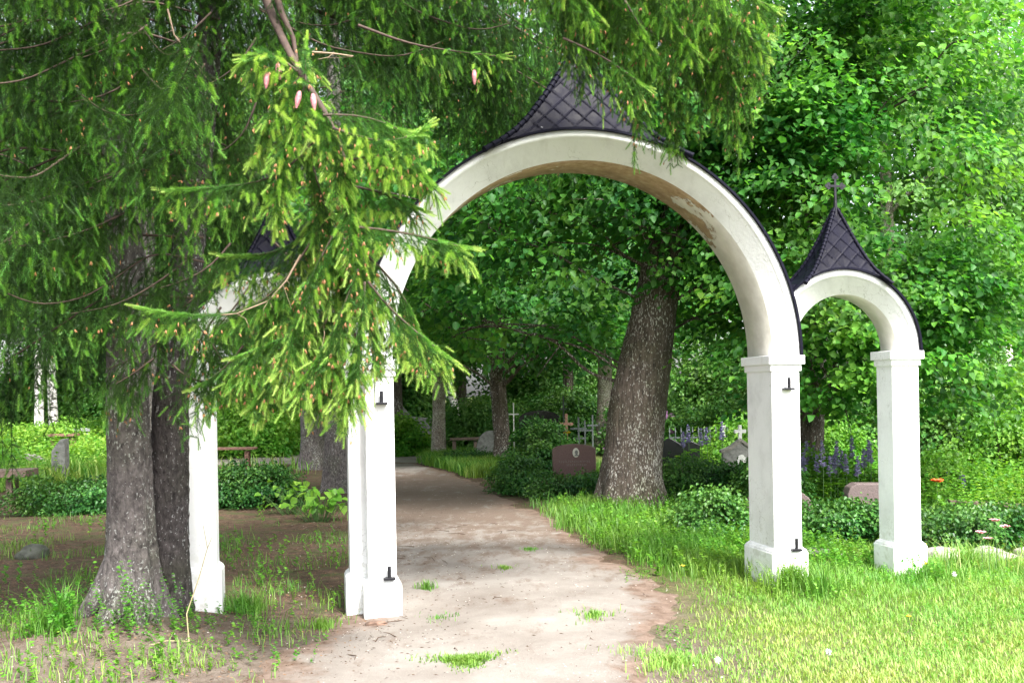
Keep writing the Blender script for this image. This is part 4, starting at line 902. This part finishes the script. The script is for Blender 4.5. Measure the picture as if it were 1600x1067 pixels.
for (x, y, rx, ry, h, lab, mk, sz, tm) in (
    (-15.2, 26, 1.5, 1.2, 2.6, 'bright rounded maple shrub at the left edge under the birches', 'bright', .11, .55),
    (-12.4, 27.5, 1.6, .8, .95, 'light green weedy shrub around the upright grey stone', 'bright', .08, .7),
    (-9.4, 24.5, 1.9, .9, .75, 'sunlit weedy shrub in front of the white bench', 'bright', .08, .75),
    (-11.8, 22.5, 1.2, .8, .8, 'sunlit shrub behind the mossy table at the left edge', 'bright', .075, .6),
    (-7.4, 27.8, 1.6, .9, 1.5, 'bright shrub behind the long low bench under the left arch', 'bright', .09, .55),
    (-5.6, 29.5, 1.3, .9, 1.3, 'bright shrub by the road, right of the long low bench', 'bright', .09, .45),
    (-3.0, 27.6, .62, .6, 1.15, 'bright green bush left of the straight pale trunk', 'bright', .09, .5),
    (-1.0, 31, 1.6, 1.0, 1.6, 'shrub behind the slanted gravestone', 'far', .09, .5),
    (1.7, 33, 2.2, 1.2, 1.7, 'dark shrub behind the silver crosses', 'hedge', .09, .6),
    (3.5, 26, 1.2, .9, 1.7, 'lilac bush with a few purple blossoms behind the old linden', 'hedge', .08, .7),
    (5.9, 25, 1.6, 1.2, 1.9, 'green shrub behind the grave with the white cross', 'hedge', .08, .75),
    (4.4, 19.5, 1.0, .7, 1.05, 'shrub behind the lupins between the right pillars', 'bright', .065, .35),
    (3.95, 13.5, .85, .40, .80, 'bright herb clump under the lupins between the right pillars', 'bright', .05, .25),
    (-24, 38, 5.0, 1.5, 4.5, 'dark bush closing the wood at the left edge', 'hedge', .16, .8),
    (-17, 42, 5.0, 1.5, 4.0, 'dark bush behind the birch trunks', 'hedge', .16, .6),
    (5.6, 18.5, 1.0, .8, 1.1, 'shrub behind the outermost pillar', 'bright', .065, .3),
    (5.6, 13.2, .7, .5, .8, 'low bright shrub right of the outermost pillar', 'bright', .055, .4),
    (7.0, 14.4, .9, .7, 1.3, 'bushy mid green shrub at the right below the maple branch', 'bright', .06, .3),
    (8.2, 15.5, 1.1, .8, 1.5, 'shrub at the right edge above the fallen plank', 'bright', .065, .4),
    (6.6, 12.2, .8, .5, .55, 'light green grassy bush at the right edge beside the plank', 'bright', .05, .75),
    (8.3, 19.5, 2.0, 1.0, 2.5, 'tall shrub below the light green tree at the right', 'hedge', .08, .75),
    (11.8, 22, 2.0, 1.0, 2.6, 'tall shrub at the right edge of the wood', 'bright', .09, .3),
    (12.5, 31, 3.0, 1.2, 3.6, 'broad dark bush under the slender birch at the right', 'hedge', .12, .6),
    (-22, 34, 4.0, 1.2, 3.6, 'dark bush behind the birches at the far left', 'hedge', .14, .6),
    (-13, 38, 5.0, 1.2, 2.6, 'dark bush behind the long bright hedge', 'hedge', .14, .8),
    (-5.5, 37, 3.4, 1.2, 3.0, 'bush at the end of the road beyond the path bend', 'far', .14, .6),
    (2.5, 40, 4.0, 1.2, 3.2, 'bush under the wood in the middle of the arch', 'far', .14, .6),
    (9.5, 38, 5.0, 1.5, 3.6, 'bush under the wood behind the right pillars', 'hedge', .14, .8),
    (20, 40, 6.0, 1.5, 4.5, 'bush under the wood at the far right', 'hedge', .16, .8)):
    fl = (M['lilac'], 26, .07) if 'lilac' in lab else None
    big = max(rx, h) > 2.2
    shrub('shrub', lab, 'shrub', x, y, rx, ry, h, int(90 + 45 * rx * h), sz, M[mk], 'shrubs among the graves', nl=60, rc=.20 + .10 * rx, tmean=tm, flowers=fl)

# ------------------------------------------------------------ graves
def stone(name, lab, loc, outline, th, mat, rz=0, tilt=0, cat='gravestone', group='gravestones', cap=None, bev=.012):
    e = empty(name, loc, lab, cat, group); e.rotation_euler = (0, tilt, rz)
    a = MB(); a.prism(outline, lambda u, v, d: (u, d, v), -th / 2, th / 2); a.build('slab', mat, e, bev)
    return e
def archtop(w, h, rise, n=14, shoulder=.0):
    return [(-w / 2, -.15), (w / 2, -.15), (w / 2, h - rise - shoulder)] + [(w / 2 * math.cos(t), h - rise + rise * math.sin(t)) for t in np.linspace(0, math.pi, n)][1:-1] + [(-w / 2, h - rise - shoulder)]
rg = stone('headstone', 'red granite headstone with an oval portrait and carved lines behind a hedge', (ax(895, 17), 17, gz1(1, 17)), archtop(.72, .74, .10), .12, M['red_granite'])
a = MB(); a.prism([(.055 * math.cos(t), .60 + .078 * math.sin(t)) for t in np.linspace(0, 2 * math.pi, 25)[:-1]], lambda u, v, d: (u + .03, d, v), -.075, -.05); pt = a.build('portrait', M['enamel'], rg, .003)
a = MB(); a.prism([(.008 + .026 * math.cos(t), .605 + .036 * math.sin(t)) for t in np.linspace(0, 2 * math.pi, 17)[:-1]], lambda u, v, d: (u + .03, d, v), -.079, -.074); a.prism([(.01 + .038 * math.cos(t), .545 + .028 * math.sin(t)) for t in np.linspace(0, math.pi, 12)], lambda u, v, d: (u + .03, d, v), -.0785, -.074); a.build('picture', M['grey_stone'], pt)
a = MB(); rl = random.Random(4)
for row, (z, u0, u1) in enumerate(((.455, -.24, .26), (.40, -.12, .20))):
    u = u0
    while u < u1:
        w = .012 + .014 * rl.random(); a.box((u, -.0605, z), (.005, .004, .034)); a.box((u + w / 2, -.0605, z + rl.choice((-.014, 0, .014))), (w - .007, .004, .005)); u += w + .012
a.build('lettering', M['pale_stone'], rg)
stone('headstone', 'rough pink stone with rounded top half hidden by the right pillar of the large arch', (ax(1213, 11.6), 11.6, .02), archtop(.74, .47, .22), .16, M['pink_stone'])
stone('headstone', 'square cut pink stone partly behind the outermost pillar', (3.98, 11.2, .02), [(-.36, -.1), (.36, -.1), (.36, .48), (.30, .53), (-.26, .54), (-.33, .50), (-.36, .42)], .20, M['pink_stone'])
stone('headstone', 'slanted rounded grey stone beside the slim dark trunk', (ax(760, 24), 24, .02), archtop(.62, .74, .34), .14, M['grey_stone'], .1, .20)
stone('headstone', 'polished black double stone behind the hedge, right of the old linden', (ax(1062, 18.5), 18.5, .02), [(-.34, -.1), (.34, -.1), (.34, .60), (.20, .67), (0, .62), (-.2, .74), (-.34, .66)], .10, M['black_stone'])
stone('headstone', 'low polished stone lying beyond the hedge at the right of the linden', (ax(1010, 20), 20, .02), archtop(.34, .52, .1), .10, M['pale_stone'])
stone('headstone', 'upright narrow grey stone with a slanting top amid bright weeds at the left', (ax(92, 20), 20, .02), [(-.14, -.1), (.14, -.1), (.14, .86), (.05, .84), (-.12, .62)], .22, M['grey_stone'])
stone('boulder', 'pale flat boulder amid bright weeds at the far left', (ax(40, 23), 23, .02), archtop(.75, .42, .24), .3, M['pale_stone'], cat='boulder', group=None)
stone('headstone', 'wide grey slab beyond the bright bush at the path end', (ax(652, 34), 34, .1), [(-.55, -.1), (.55, -.1), (.55, .72), (-.2, .80), (-.5, 1.15), (-.55, .7)], .2, M['grey_stone'])
stone('headstone', 'dark curved stone above the rounded dark shrub', (ax(842, 30), 30, .1), archtop(1.2, 1.0, .25), .15, M['black_stone'])
def metal_cross(lab, loc, h, w, mat, r=.018, bars=1, post=False):
    e = empty('grave_cross', loc, lab, 'cross', 'grave crosses'); a = MB()
    a.box((0, 0, h / 2 - .1), (r * 2, r * 2, h + .2)); a.build('upright', mat, e, .003)
    for b in range(bars): a = MB(); a.box((0, 0, h * (.74 - .22 * b)), (w * (1 - .25 * b), r * 1.9, r * 2.1)); a.build('crossbar', mat, e, .003)
    return e
metal_cross('small plain white cross above the dark shrub', (ax(802, 30), 30, .05), 1.28, .30, M['white_paint'])
metal_cross('wooden orange cross standing behind the yellow flower', (ax(884, 26), 26, .05), 1.02, .34, M['red_wood'], .035)
metal_cross('silver grave cross nearest the granite headstone', (ax(903, 23), 23, .05), 1.0, .36, M['silver_paint'], .02, 2)
metal_cross('second silver grave cross, right of the first', (ax(913, 23.8), 23.8, .05), .9, .34, M['silver_paint'], .018)
metal_cross('white grave cross close to the left edge of the linden trunk', (ax(925, 25), 25, .05), 1.0, .26, M['silver_paint'], .02)
metal_cross('tall thin white cross behind the silver ones', (ax(880, 30), 30, .05), 1.45, .22, M['silver_paint'], .02)
# gabled dark grave marker with a white stone cross
e = empty('grave_marker', (ax(1155, 17), 17, .02), 'dark gabled grave marker topped by a white stone cross, left of the right pillar', 'grave marker')
a = MB(); a.prism([(-.30, -.1), (.30, -.1), (.30, .56), (.16, .60), (0, .72), (-.16, .60), (-.30, .56)], lambda u, v, d: (u, d, v), -.08, .08); a.build('body', M['grey_stone'], e, .006)
a = MB(); a.prism([(-.33, .54), (-.17, .59), (0, .72), (.17, .59), (.33, .54), (.33, .58), (.18, .64), (0, .775), (-.18, .64), (-.33, .58)], lambda u, v, d: (u, d, v), -.10, .10); a.build('coping', M['pale_stone'], e)
a = MB(); a.box((0, 0, .86), (.055, .05, .26)); a.box((-.0625, 0, .89), (.07, .05, .055)); a.box((.0625, 0, .89), (.07, .05, .055)); a.build('cross', M['white_paint'], e, .004)
a = MB(); a.prism(archtop(.14, .36, .08), lambda u, v, d: (u, d, v + .15), -.095, -.079); a.build('plaque', M['white_paint'], e)
def fence(x0, x1, y, h, lab, mat, sp=.13, post=None):
    e = empty('grave_fence', (x0, y, .02), lab, 'fence'); n = int((x1 - x0) / sp)
    for i in range(n + 1):
        a = MB(); a.tube([(i * sp, 0, -.05), (i * sp, 0, h * (.92 + .08 * math.cos(i)))], .011, 6); a.tube([(i * sp, 0, h * .92), (i * sp, 0, h * 1.04)], [.018, .002], 6); a.build('picket', mat, e)
    for z in (.2, h * .8): a = MB(); a.box(((x1 - x0) / 2, .015, z), (x1 - x0, .012, .025)); a.build('rail', mat, e)
    for x in post or []:
        a = MB(); a.box((x, 0, h * .45), (.07, .07, h * 1.1)); a.box((x, 0, h * 1.02), (.09, .09, .05)); a.build('post', M['white_paint'], e, .004)
fence(ax(1045, 19.5), ax(1158, 19.5), 19.5, .86, 'grey iron picket fence with one white post behind the right grave hedge', M['silver_paint'], .11, [1.02])
fence(ax(935, 26), ax(965, 26), 26, .8, 'short silver fence behind the left edge of the linden', M['silver_paint'], .11)

# ------------------------------------------------------------ benches
def bench(lab, loc, L, d, h, mat, rz=0, back=False, legs=2, slats=4, cat='bench', th=.04):
    e = empty('bench', loc, lab, cat, 'benches'); e.rotation_euler = (0, 0, rz); a = MB()
    for i in range(slats): a.box((0, -d / 2 + d * (i + .5) / slats, h), (L, d / slats - .012, th), 0, 0, 1, .02 * (i % 2))
    a.build('seat', mat, e, .004)
    for sx in ((-1, 1) if legs == 2 else (0,)):
        a = MB(); a.box((sx * L * .36, 0, h / 2 - .06), (.09, d * .55, h + .06 - th)); a.build('leg', mat, e, .006)
    if back:
        for k in range(2): a = MB(); a.box((0, d / 2 + .03, h + .16 + .15 * k), (L, .03, .10)); a.build('backrest', mat, e, .004)
    return e
bench('mossy slatted table on one thick leg, cut by the left picture edge', (ax(17, 16.6), 16.6, 0), .62, .62, .46, M['old_wood'], .12, False, 1, 5, 'table', .11)
bench('long low brown plank bench seen through the small left arch', (ax(352, 23), 23, 0), 1.35, .30, .48, M['red_wood'], -.06, False, 2, 2, th=.05)
bench('white painted bench in the distance at the left', (ax(112, 30), 30, 0), .85, .4, .45, M['white_paint'], .05, True)
bench('brown bench in front of the white one at the far left', (ax(98, 27), 27, 0), .75, .3, .72, M['red_wood'], -.05, False, 2, 2, th=.07)
bench('low wooden bench beside the slanted grey stone', (ax(725, 26), 26, 0), .75, .3, .48, M['old_wood'], .03, False, 2, 2, th=.06)
e = empty('wooden_plank', (5.75, 11.7, .10), 'weathered split plank lying at the right edge among weeds', 'plank'); e.rotation_euler = (0, .06, -.15)
for k in range(2):
    a = MB(); a.box((0, k * .13, .12 - .03 * k), (1.5 - .2 * k, .11, .05), 0, .02 * k); a.build('board', M['old_wood'], e, .006)
M['dark_rock'] = plain('dark_mossy_rock', (.065, .070, .055), .9, 0, .5, 12, .7)
M['straw'] = plain('dry_straw', (.34, .30, .16), .8, 0, .2, 20, 0)
M['clod'] = plain('earth_clod', (.15, .095, .07), .95, 0, .5, 18, .8)
# ------------------------------------------------------------ stones on the ground
def rock(lab, x, y, r, mat, seed, flat=.6, cat='rock', name='rock', group=None, sink=.35):
    u = np.linspace(0, math.pi, 22); w = np.linspace(0, 2 * math.pi, 32, endpoint=False); U, W_ = np.meshgrid(u, w, indexing='ij')
    n_ = np.stack([np.sin(U) * np.cos(W_), np.sin(U) * np.sin(W_), np.cos(U)], -1)
    k = 1 + .55 * fbm(n_ * 1.3 + seed * 7, seed, 4); V = n_ * k[..., None] * np.array(r) * [1, 1, 1]
    V[..., 2] *= flat; I = np.arange(U.size).reshape(U.shape); J = np.roll(I, -1, 1)
    F = np.stack([I[:-1], I[1:], J[1:], J[:-1]], -1).reshape(-1, 4)
    o = link(name, npmesh(name, V.reshape(-1, 3), [F], mat, smooth=True)); o.location = (x, y, gz1(x, y) + (r[2] if hasattr(r, '__len__') else r) * flat * (1 - 2 * sink) * .5)
    tag(o, lab, cat, group)
rock('dark mossy rock on the needle covered ground at the left', -4.95, 10.5, (.15, .12, .13), M['dark_rock'], 2, .9)
rock('brown crumbly clod of earth at the foot of the left gate pillar', -.98, 7.22, (.09, .06, .05), M['clod'], 5, .6)
rock('brown clod beside the flared spruce root', -3.15, 7.6, (.07, .06, .06), M['pink_stone'], 8, .8)
for i, (x, lab) in enumerate(((3.85, 'kerb stone directly right of the outermost pillar'), (4.30, 'middle kerb stone right of the outermost pillar'), (4.78, 'kerb stone farthest right of the outermost pillar'))):
    rock(lab, x, 9.25 + .04 * i, (.27, .11, .12), M['pale_stone'], 11 + i, .75, 'kerb stone', 'kerb_stone', 'kerb stones', .2)
rock('flat kerb stone between the two right pillars behind the grass', 2.72, 9.5, (.25, .12, .09), M['pale_stone'], 19, .7, 'kerb stone', 'kerb_stone', None, .2)

# ------------------------------------------------------------ flowers
def lupin(x, y, h, lab):
    z0 = gz1(x, y); e = empty('lupin', (x, y, z0), lab, 'flower', 'lupins'); a = MB(); a.tube([(0, 0, -.02), (.01, 0, h * .6), (0, .01, h)], [.007, .006, .003], 5); a.build('stem', M['stem'], e)
    n = 60; hh = h - .34 * g5.rand(n) ** 1.2 * min(1, h); an = g5.rand(n) * 6.28; rr = .008 + .028 * np.clip((h - hh) / .3, 0, 1)
    P = np.stack([np.cos(an) * rr * .3, np.sin(an) * rr * .3, hh], -1); D = np.stack([np.cos(an), np.sin(an), .5 + 0 * an], -1)
    V, F, T_ = leaf_geo(P, D, np.tile(UP, (n, 1)) + g5.randn(n, 3) * .3, .018 + rr, T=.5 + 0 * an, fold=.3); link('blossom', npmesh('blossom', V, [F], M['lupin'], tint=T_), e)
    n = 22; an = g5.rand(n) * 6.28; P = np.stack([0 * an, 0 * an, h * (.1 + .5 * g5.rand(n))], -1) + np.stack([np.cos(an), np.sin(an), 0 * an], -1) * .05
    V, F, T_ = leaf_geo(P, np.stack([np.cos(an), np.sin(an), .1 + 0 * an], -1), np.tile(UP, (n, 1)), .12, T=.5 + g5.randn(n) * .15, wide=.12); link('foliage', npmesh('foliage', V, [F], M['bright'], tint=T_), e)
for i in range(15):
    px = 1254 + i * 7.6 + g5.randn() * 2; Y_ = 12.6 + g5.rand() * .9; lupin(ax(px, Y_), Y_, .72 + .24 * g5.rand(), 'violet lupin spike growing between the two right pillars above the hedge')
for px in (1066, 1074, 1094, 1103, 1127): lupin(ax(px, 18), 18, .85 + .2 * g5.rand(), 'violet lupin spike before the grey iron fence')
for i in range(6):
    px = 1446 + g5.rand() * 70; Y_ = 12.5 + g5.rand(); lupin(ax(px, Y_), Y_, .42 + .1 * g5.rand(), 'short blue lupin right of the outermost pillar')
def flower(x, y, h, r, mat, lab, cat='flower', group=None, n=9, name='flower', puff=False):
    e = empty(name, (x, y, gz1(x, y)), lab, cat, group); a = MB(); a.tube([(0, 0, -.02), (.01, 0, h * .5), (0, 0, h)], [.004, .003, .002], 5); a.build('stem', M['stem'], e)
    k = n * (6 if puff else 1); v = unit(g5.randn(k, 3)) if puff else np.stack([np.cos(np.arange(k) * 6.283 / k), np.sin(np.arange(k) * 6.283 / k), .35 + .2 * g5.rand(k)], -1)
    P = np.tile([0, 0, h], (k, 1)); V, F, T_ = leaf_geo(P + v * r * .1, v, np.tile(UP, (k, 1)) + g5.randn(k, 3) * .3, r, T=.5 + 0 * v[:, 0], wide=.16 if puff else .45)
    link('petals', npmesh('petals', V, [F], mat, tint=T_), e)
pp = W(1464, 780, 11.2); flower(pp[0], 11.2, .56, .075, M['poppy'], 'single orange poppy right of the outermost pillar above the hedge', name='poppy')
yf = W(886, 683, 22); flower(yf[0], 22, .72, .09, M['yellow'], 'yellow flower beside the orange wooden cross', n=14)
for i, (px, py) in enumerate(((1295, 1027), (1122, 1035), (1492, 912))):
    p = at(px, py + 22); flower(p[0], p[1], .10 + .04 * g5.rand(), .020, M['white_fluff'], 'dandelion clock in the lawn ' + ('near the bottom edge, right of the path', 'left of the bottom lawn, nearest the path', 'below the kerb stones', 'below the outermost pillar', 'just below the large arch pillar', 'at the right edge')[i], puff=True, name='dandelion')
for i, (px, py) in enumerate(((1545, 845), (1534, 853), (1572, 862), (1556, 850))):
    p = at(px, 905); flower(p[0], p[1], .30 + .05 * i, .045, M['pink'], 'pale pink columbine in the grass before the right hedge', group='pink columbines', n=8, name='columbine')
for i, (px, py) in enumerate(((1448, 905), (1420, 985), (1445, 868), (1068, 905))):
    p = at(px, py + 12); flower(p[0], p[1], .14, .02, M['yellow'], 'small yellow buttercup ' + ('beside the outermost pillar base', 'in the lawn below the outermost pillar', 'at the kerb stone', 'in the grass left of the large arch pillar')[i], n=7, name='buttercup')

# ------------------------------------------------------------ grass, weeds and litter
def grass_mesh(name, P, H, Tn, width, g, lean=.5, mat='grass', seg=2):
    n = len(P); az = g.rand(n) * 6.283; ln = H * lean * (.3 + g.rand(n)); dx, dy = np.cos(az), np.sin(az); w = width * (.6 + .8 * g.rand(n)) / 2
    px_, py_ = -dy * w, dx * w; V = np.empty((n, 5, 3)); ex = np.stack([px_, py_, 0 * w], -1); d = np.stack([dx * ln, dy * ln, 0 * ln], -1); u = np.stack([0 * H, 0 * H, H], -1)
    V[:, 0] = P - ex; V[:, 1] = P + ex; V[:, 2] = P + d * .3 + u * .6 + ex * .8; V[:, 3] = P + d * .3 + u * .6 - ex * .8; V[:, 4] = P + d + u * .95
    b = np.arange(n)[:, None] * 5
    o = link(name, npmesh(name, V.reshape(-1, 3), [b + np.array([0, 1, 2, 3]), b + np.array([3, 2, 4])], M[mat], tint=np.clip(np.repeat(Tn, 5), 0, 1))); tag(o, kind='stuff'); return o
g6 = np.random.RandomState(5)
def scatter(n, x0, x1, y0, y1, prob):
    """uniform in the picture's perspective would be uneven: density falls with distance"""
    v = g6.rand(n); y = 1 / (1 / y0 + (1 / y1 - 1 / y0) * v); x = x0 + (x1 - x0) * g6.rand(n)
    k = g6.rand(n) < prob(x, y); x, y = x[k], y[k]; return np.stack([x, y, gz(x, y) + .004], -1)
def nz(x, y, s, sd_): return .5 + .5 * fbm(np.stack([x * s, y * s, x * 0], -1), sd_, 3)
# lawn right of the path
def pl(x, y):
    e = x - path_r(y) + .5 * (nz(x, y, 1.3, 41) - .5)
    return np.clip(e * 1.6 - .1, 0, 1) * np.clip(1.35 - np.abs(x - path_r(y)) * .0, 0, 1) * np.clip(.4 + 1.1 * nz(x, y, 2.2, 12), 0, 1)
P = scatter(230000, .4, 8.5, 4.2, 13, pl); H = (.028 + .06 * nz(P[:, 0], P[:, 1], 1.1, 33) ** 2) * (.6 + .8 * g6.rand(len(P))) * np.clip(.6 + (P[:, 1] - 5) * .16, .6, 1.6)
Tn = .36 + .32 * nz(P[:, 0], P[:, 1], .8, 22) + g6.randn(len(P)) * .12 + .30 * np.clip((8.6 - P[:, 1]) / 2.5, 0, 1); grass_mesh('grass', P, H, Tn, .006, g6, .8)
# tall fresh grass along the path edge up to the linden and round the pillars
def pt_(x, y): e = x - path_r(y) + .8 * (nz(x, y, 1.9, 44) - .5); return np.clip(e * 1.8, 0, 1) * np.clip((1.5 - e) * 1.5, 0, 1) * np.clip((y - 8.3) * .8, 0, 1)
P = scatter(60000, -.2, 3.4, 8, 14.5, pt_); H = .09 + .13 * g6.rand(len(P)) * nz(P[:, 0], P[:, 1], 1.5, 3) * 1.6; grass_mesh('grass', P, H, .42 + g6.randn(len(P)) * .13, .008, g6, .6)
def pr_(x, y): return np.clip((x - path_r(y)) * 2, 0, 1) * np.where((y < 20.5) & (x < path_r(y) + 2.3), .06, 1) * np.clip((22.8 - y), 0, 1) * np.clip(.2 + nz(x, y, 1.2, 9), 0, 1)
P = scatter(60000, -3, 12, 12.5, 23.5, pr_); grass_mesh('grass', P, .12 + .14 * g6.rand(len(P)), .42 + g6.randn(len(P)) * .14, .014, g6, .6)
P = scatter(26000, -3.2, 0, 19.5, 27, lambda x, y: np.clip((x - path_r(np.minimum(y, 24))) * 3, 0, 1)); grass_mesh('grass', P, .14 + .18 * g6.rand(len(P)), .5 + g6.randn(len(P)) * .14, .02, g6, .5)
P = scatter(60000, -20, -4, 17, 36, lambda x, y: np.clip((17.2 + 1.5 * nz(x, y, .7, 2) - 0 * x < y) * 1., 0, 1) * (np.abs(y - 26.6 + .05 * (x + 3)) > 1.9) * np.where((x > -8.5) & (y < 25), .04, 1)); grass_mesh('grass', P, .18 + .26 * g6.rand(len(P)), .62 + g6.randn(len(P)) * .16, .028, g6, .6)
# tufts on the needle covered ground at the left and in the foreground
def pf(x, y): return np.clip((nz(x, y, 1.5, 61) - .50) * 5, 0, 1) * np.clip((path_l(y) - x) * 1.5 + .25, 0, 1)
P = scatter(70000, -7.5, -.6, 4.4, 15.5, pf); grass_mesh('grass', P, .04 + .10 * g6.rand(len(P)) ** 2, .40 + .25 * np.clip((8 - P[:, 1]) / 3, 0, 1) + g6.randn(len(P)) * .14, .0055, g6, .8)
def tuft(cx, cy, r, n, h0, h1, tn, ry=None, w=.006):
    a_ = g6.rand(n) * 6.283; q = np.minimum(1.5, np.abs(g6.randn(n)) * .55 + .1 * g6.rand(n)) * (.8 + .4 * np.sin(a_ * 3 + cx)); x = cx + np.cos(a_) * q * r; y = cy + np.sin(a_) * q * (ry or r)
    grass_mesh('grass', np.stack([x, y, gz(x, y) + .005], -1), h0 + (h1 - h0) * g6.rand(n), tn + g6.randn(n) * .12, w, g6, .7)
tuft(-.31, 6.05, .21, 2600, .015, .045, .50, .17, .007)
for (x, y, r, n, h0, h1, tn) in ((-.72, 8.3, .10, 160, .03, .10, .4), (.15, 10.2, .12, 200, .02, .05, .45), (-.1, 9.2, .14, 160, .02, .05, .5), (.55, 7.2, .2, 260, .02, .06, .6), (.9, 6.0, .35, 1100, .02, .07, .72), (-2.0, 7.55, .30, 420, .06, .20, .45), (-3.0, 6.5, .35, 380, .05, .16, .45), (-2.9, 6.55, .16, 120, .15, .34, .5), (-1.35, 7.1, .2, 220, .03, .10, .5), (-.55, 7.3, .2, 90, .02, .05, .5), (-3.9, 6.3, .5, 700, .05, .22, .5), (2.15, 8.0, .35, 700, .08, .26, .5), (2.3, 7.7, .2, 200, .1, .3, .45), (3.35, 8.2, .3, 500, .06, .22, .6), (3.9, 8.8, .5, 700, .08, .26, .75), (4.8, 8.6, .7, 1100, .1, .34, .85)): tuft(x, y, r, n, h0, h1, tn)
# leafy sprouts
def weeds(n, x0, x1, y0, y1, prob, s=.03, h=.16, k=14, mat='bright', tm=.4):
    P = scatter(n, x0, x1, y0, y1, prob); m = len(P); hh = h * (.5 + g6.rand(m)); f = np.tile((np.arange(k) + .5) / k, (m, 1)); an = f * 14 + g6.rand(m, 1) * 6
    st = np.stack([g6.randn(m) * .12, g6.randn(m) * .12, np.ones(m)], -1); Q = P[:, None] + st[:, None] * (f * hh[:, None])[..., None]
    D = np.stack([np.cos(an), np.sin(an), .25 + 0 * an], -1).reshape(-1, 3); V, F, T_ = leaf_geo(Q.reshape(-1, 3), D, np.tile(UP, (m * k, 1)) + g6.randn(m * k, 3) * .35, s * (.6 + .7 * g6.rand(m * k)), tm + g6.randn(m * k) * .15)
    tag(link('undergrowth', npmesh('undergrowth', V, [F], M[mat], tint=T_)), kind='stuff')
weeds(900, -7, -.8, 5.2, 14, lambda x, y: np.clip((nz(x, y, 1.1, 71) - .45) * 4, 0, 1) * (x < path_l(y) - .2))
weeds(1500, .6, 3.2, 8.6, 14, lambda x, y: np.clip((x - path_r(y)) * 3, 0, 1) * .8, .035, .16, 12)
weeds(900, 1.5, 6, 7.4, 10.2, lambda x, y: .35 + 0 * x, .022, .16, 12, tm=.6)
weeds(5000, .9, 6.5, 4.8, 9, lambda x, y: np.clip((nz(x, y, 1.4, 55) - .5) * 5, 0, 1), .016, .05, 7, tm=.35)
weeds(2500, -6.5, -1.2, 4.8, 8.5, lambda x, y: np.clip((nz(x, y, 1.6, 57) - .5) * 5, 0, 1), .02, .09, 9, tm=.3)
for (x, y, n, s_, h_) in ((-2.95, 6.45, 16, .028, .22), (-2.25, 6.65, 14, .022, .30), (-2.55, 6.5, 12, .024, .34), (-3.5, 6.0, 10, .035, .14), (2.2, 7.85, 12, .026, .22), (3.2, 8.1, 10, .022, .2), (-3.95, 6.6, 10, .035, .12)): weeds(n * 2, x - .17, x + .17, y - .10, y + .10, lambda x, y: .6 + 0 * x, s_, h_, 16, tm=.35)
weeds(1600, 4.8, 9.5, 11, 17, lambda x, y: .8 + 0 * x, .05, .45, 16, tm=.5)
weeds(900, -20, -6, 17.5, 30, lambda x, y: (np.abs(y - 26.6 + .05 * (x + 3)) > 2) * .8 * np.where((x > -8.5) & (y < 25), .1, 1), .08, .7, 16, tm=.6)
# needle litter, small leaves and twigs
def litter(n, x0, x1, y0, y1, prob, L, w, mats):
    P = scatter(n, x0, x1, y0, y1, prob) + [0, 0, .012]; m = len(P); a_ = g6.rand(m) * 3.14; d = np.stack([np.cos(a_), np.sin(a_), g6.randn(m) * .12], -1) * (L * (.4 + g6.rand(m)))[:, None]
    s_ = np.stack([-np.sin(a_), np.cos(a_), 0 * a_], -1) * (w * (.5 + g6.rand(m)))[:, None]; V = np.stack([P - s_, P + d * .5 + [0, 0, .004] - s_ * .2, P + d, P + d * .5 + s_], 1).reshape(-1, 3)
    tag(link('litter', npmesh('litter', V, [np.arange(m * 4).reshape(m, 4)], M[mats])), kind='stuff')
M['_'] = M['stem']; M['dry'] = plain('dry_litter', (.22, .12, .06), .9, 0, .5, 6, 0); M['dark_dry'] = plain('dark_litter', (.07, .04, .025), .9, 0, .4, 6, 0); M['pebble'] = plain('pebble', (.46, .42, .38), .8, 0, .4, 9, 0)
litter(16000, -7, 0, 4.5, 15, lambda x, y: np.clip((path_l(y) - x) + .6, 0, 1) * .9, .022, .003, 'dry')
litter(12000, -7, 1.2, 4.5, 18, lambda x, y: np.clip((path_l(y) - x) + 1.6, .12, 1) * .8, .028, .004, 'dark_dry')
litter(5000, -3, 1.2, 4.5, 18, lambda x, y: np.clip(nz(x, y, 1.2, 17) * 2 - .7, 0, 1), .014, .004, 'pebble')
def twigs(n, x0, x1, y0, y1):
    a = MB()
    for _ in range(n):
        x, y = x0 + (x1 - x0) * g6.rand(), y0 + (y1 - y0) * g6.rand(); t = g6.rand() * 6.28; L = .06 + .22 * g6.rand(); p = np.array([x, y, gz1(x, y) + .014]); q = p + [math.cos(t) * L, math.sin(t) * L, .01]; q[2] = gz1(q[0], q[1]) + .02
        a.tube([tuple(p), tuple((p + q) / 2 + [g6.randn() * .02, g6.randn() * .02, .012]), tuple(q)], [.004, .003, .0015], 5)
    tag(a.build('litter', M['dark_dry']), kind='stuff')
twigs(110, -6, 0, 5, 13)

e = empty('dry_stalk', (-2.05, 6.42, gz1(-2.05, 6.42)), 'long pale bent dry stalk rising between the spruce trunks and the left pillar', 'stalk')
a = MB(); a.tube([(0, 0, -.02), (-.02, .02, .18), (.05, .06, .40), (.10, .08, .58), (.07, .10, .72)], [.005, .0045, .004, .003, .002], 6); a.build('stem', M['straw'], e)
a = MB(); a.tube([(.10, .08, .58), (.14, .06, .66)], [.003, .0015], 5); a.tube([(0, 0, .01), (-.12, -.05, .03), (-.25, -.12, .01)], [.004, .003, .002], 5); a.build('side_stem', M['straw'], e)
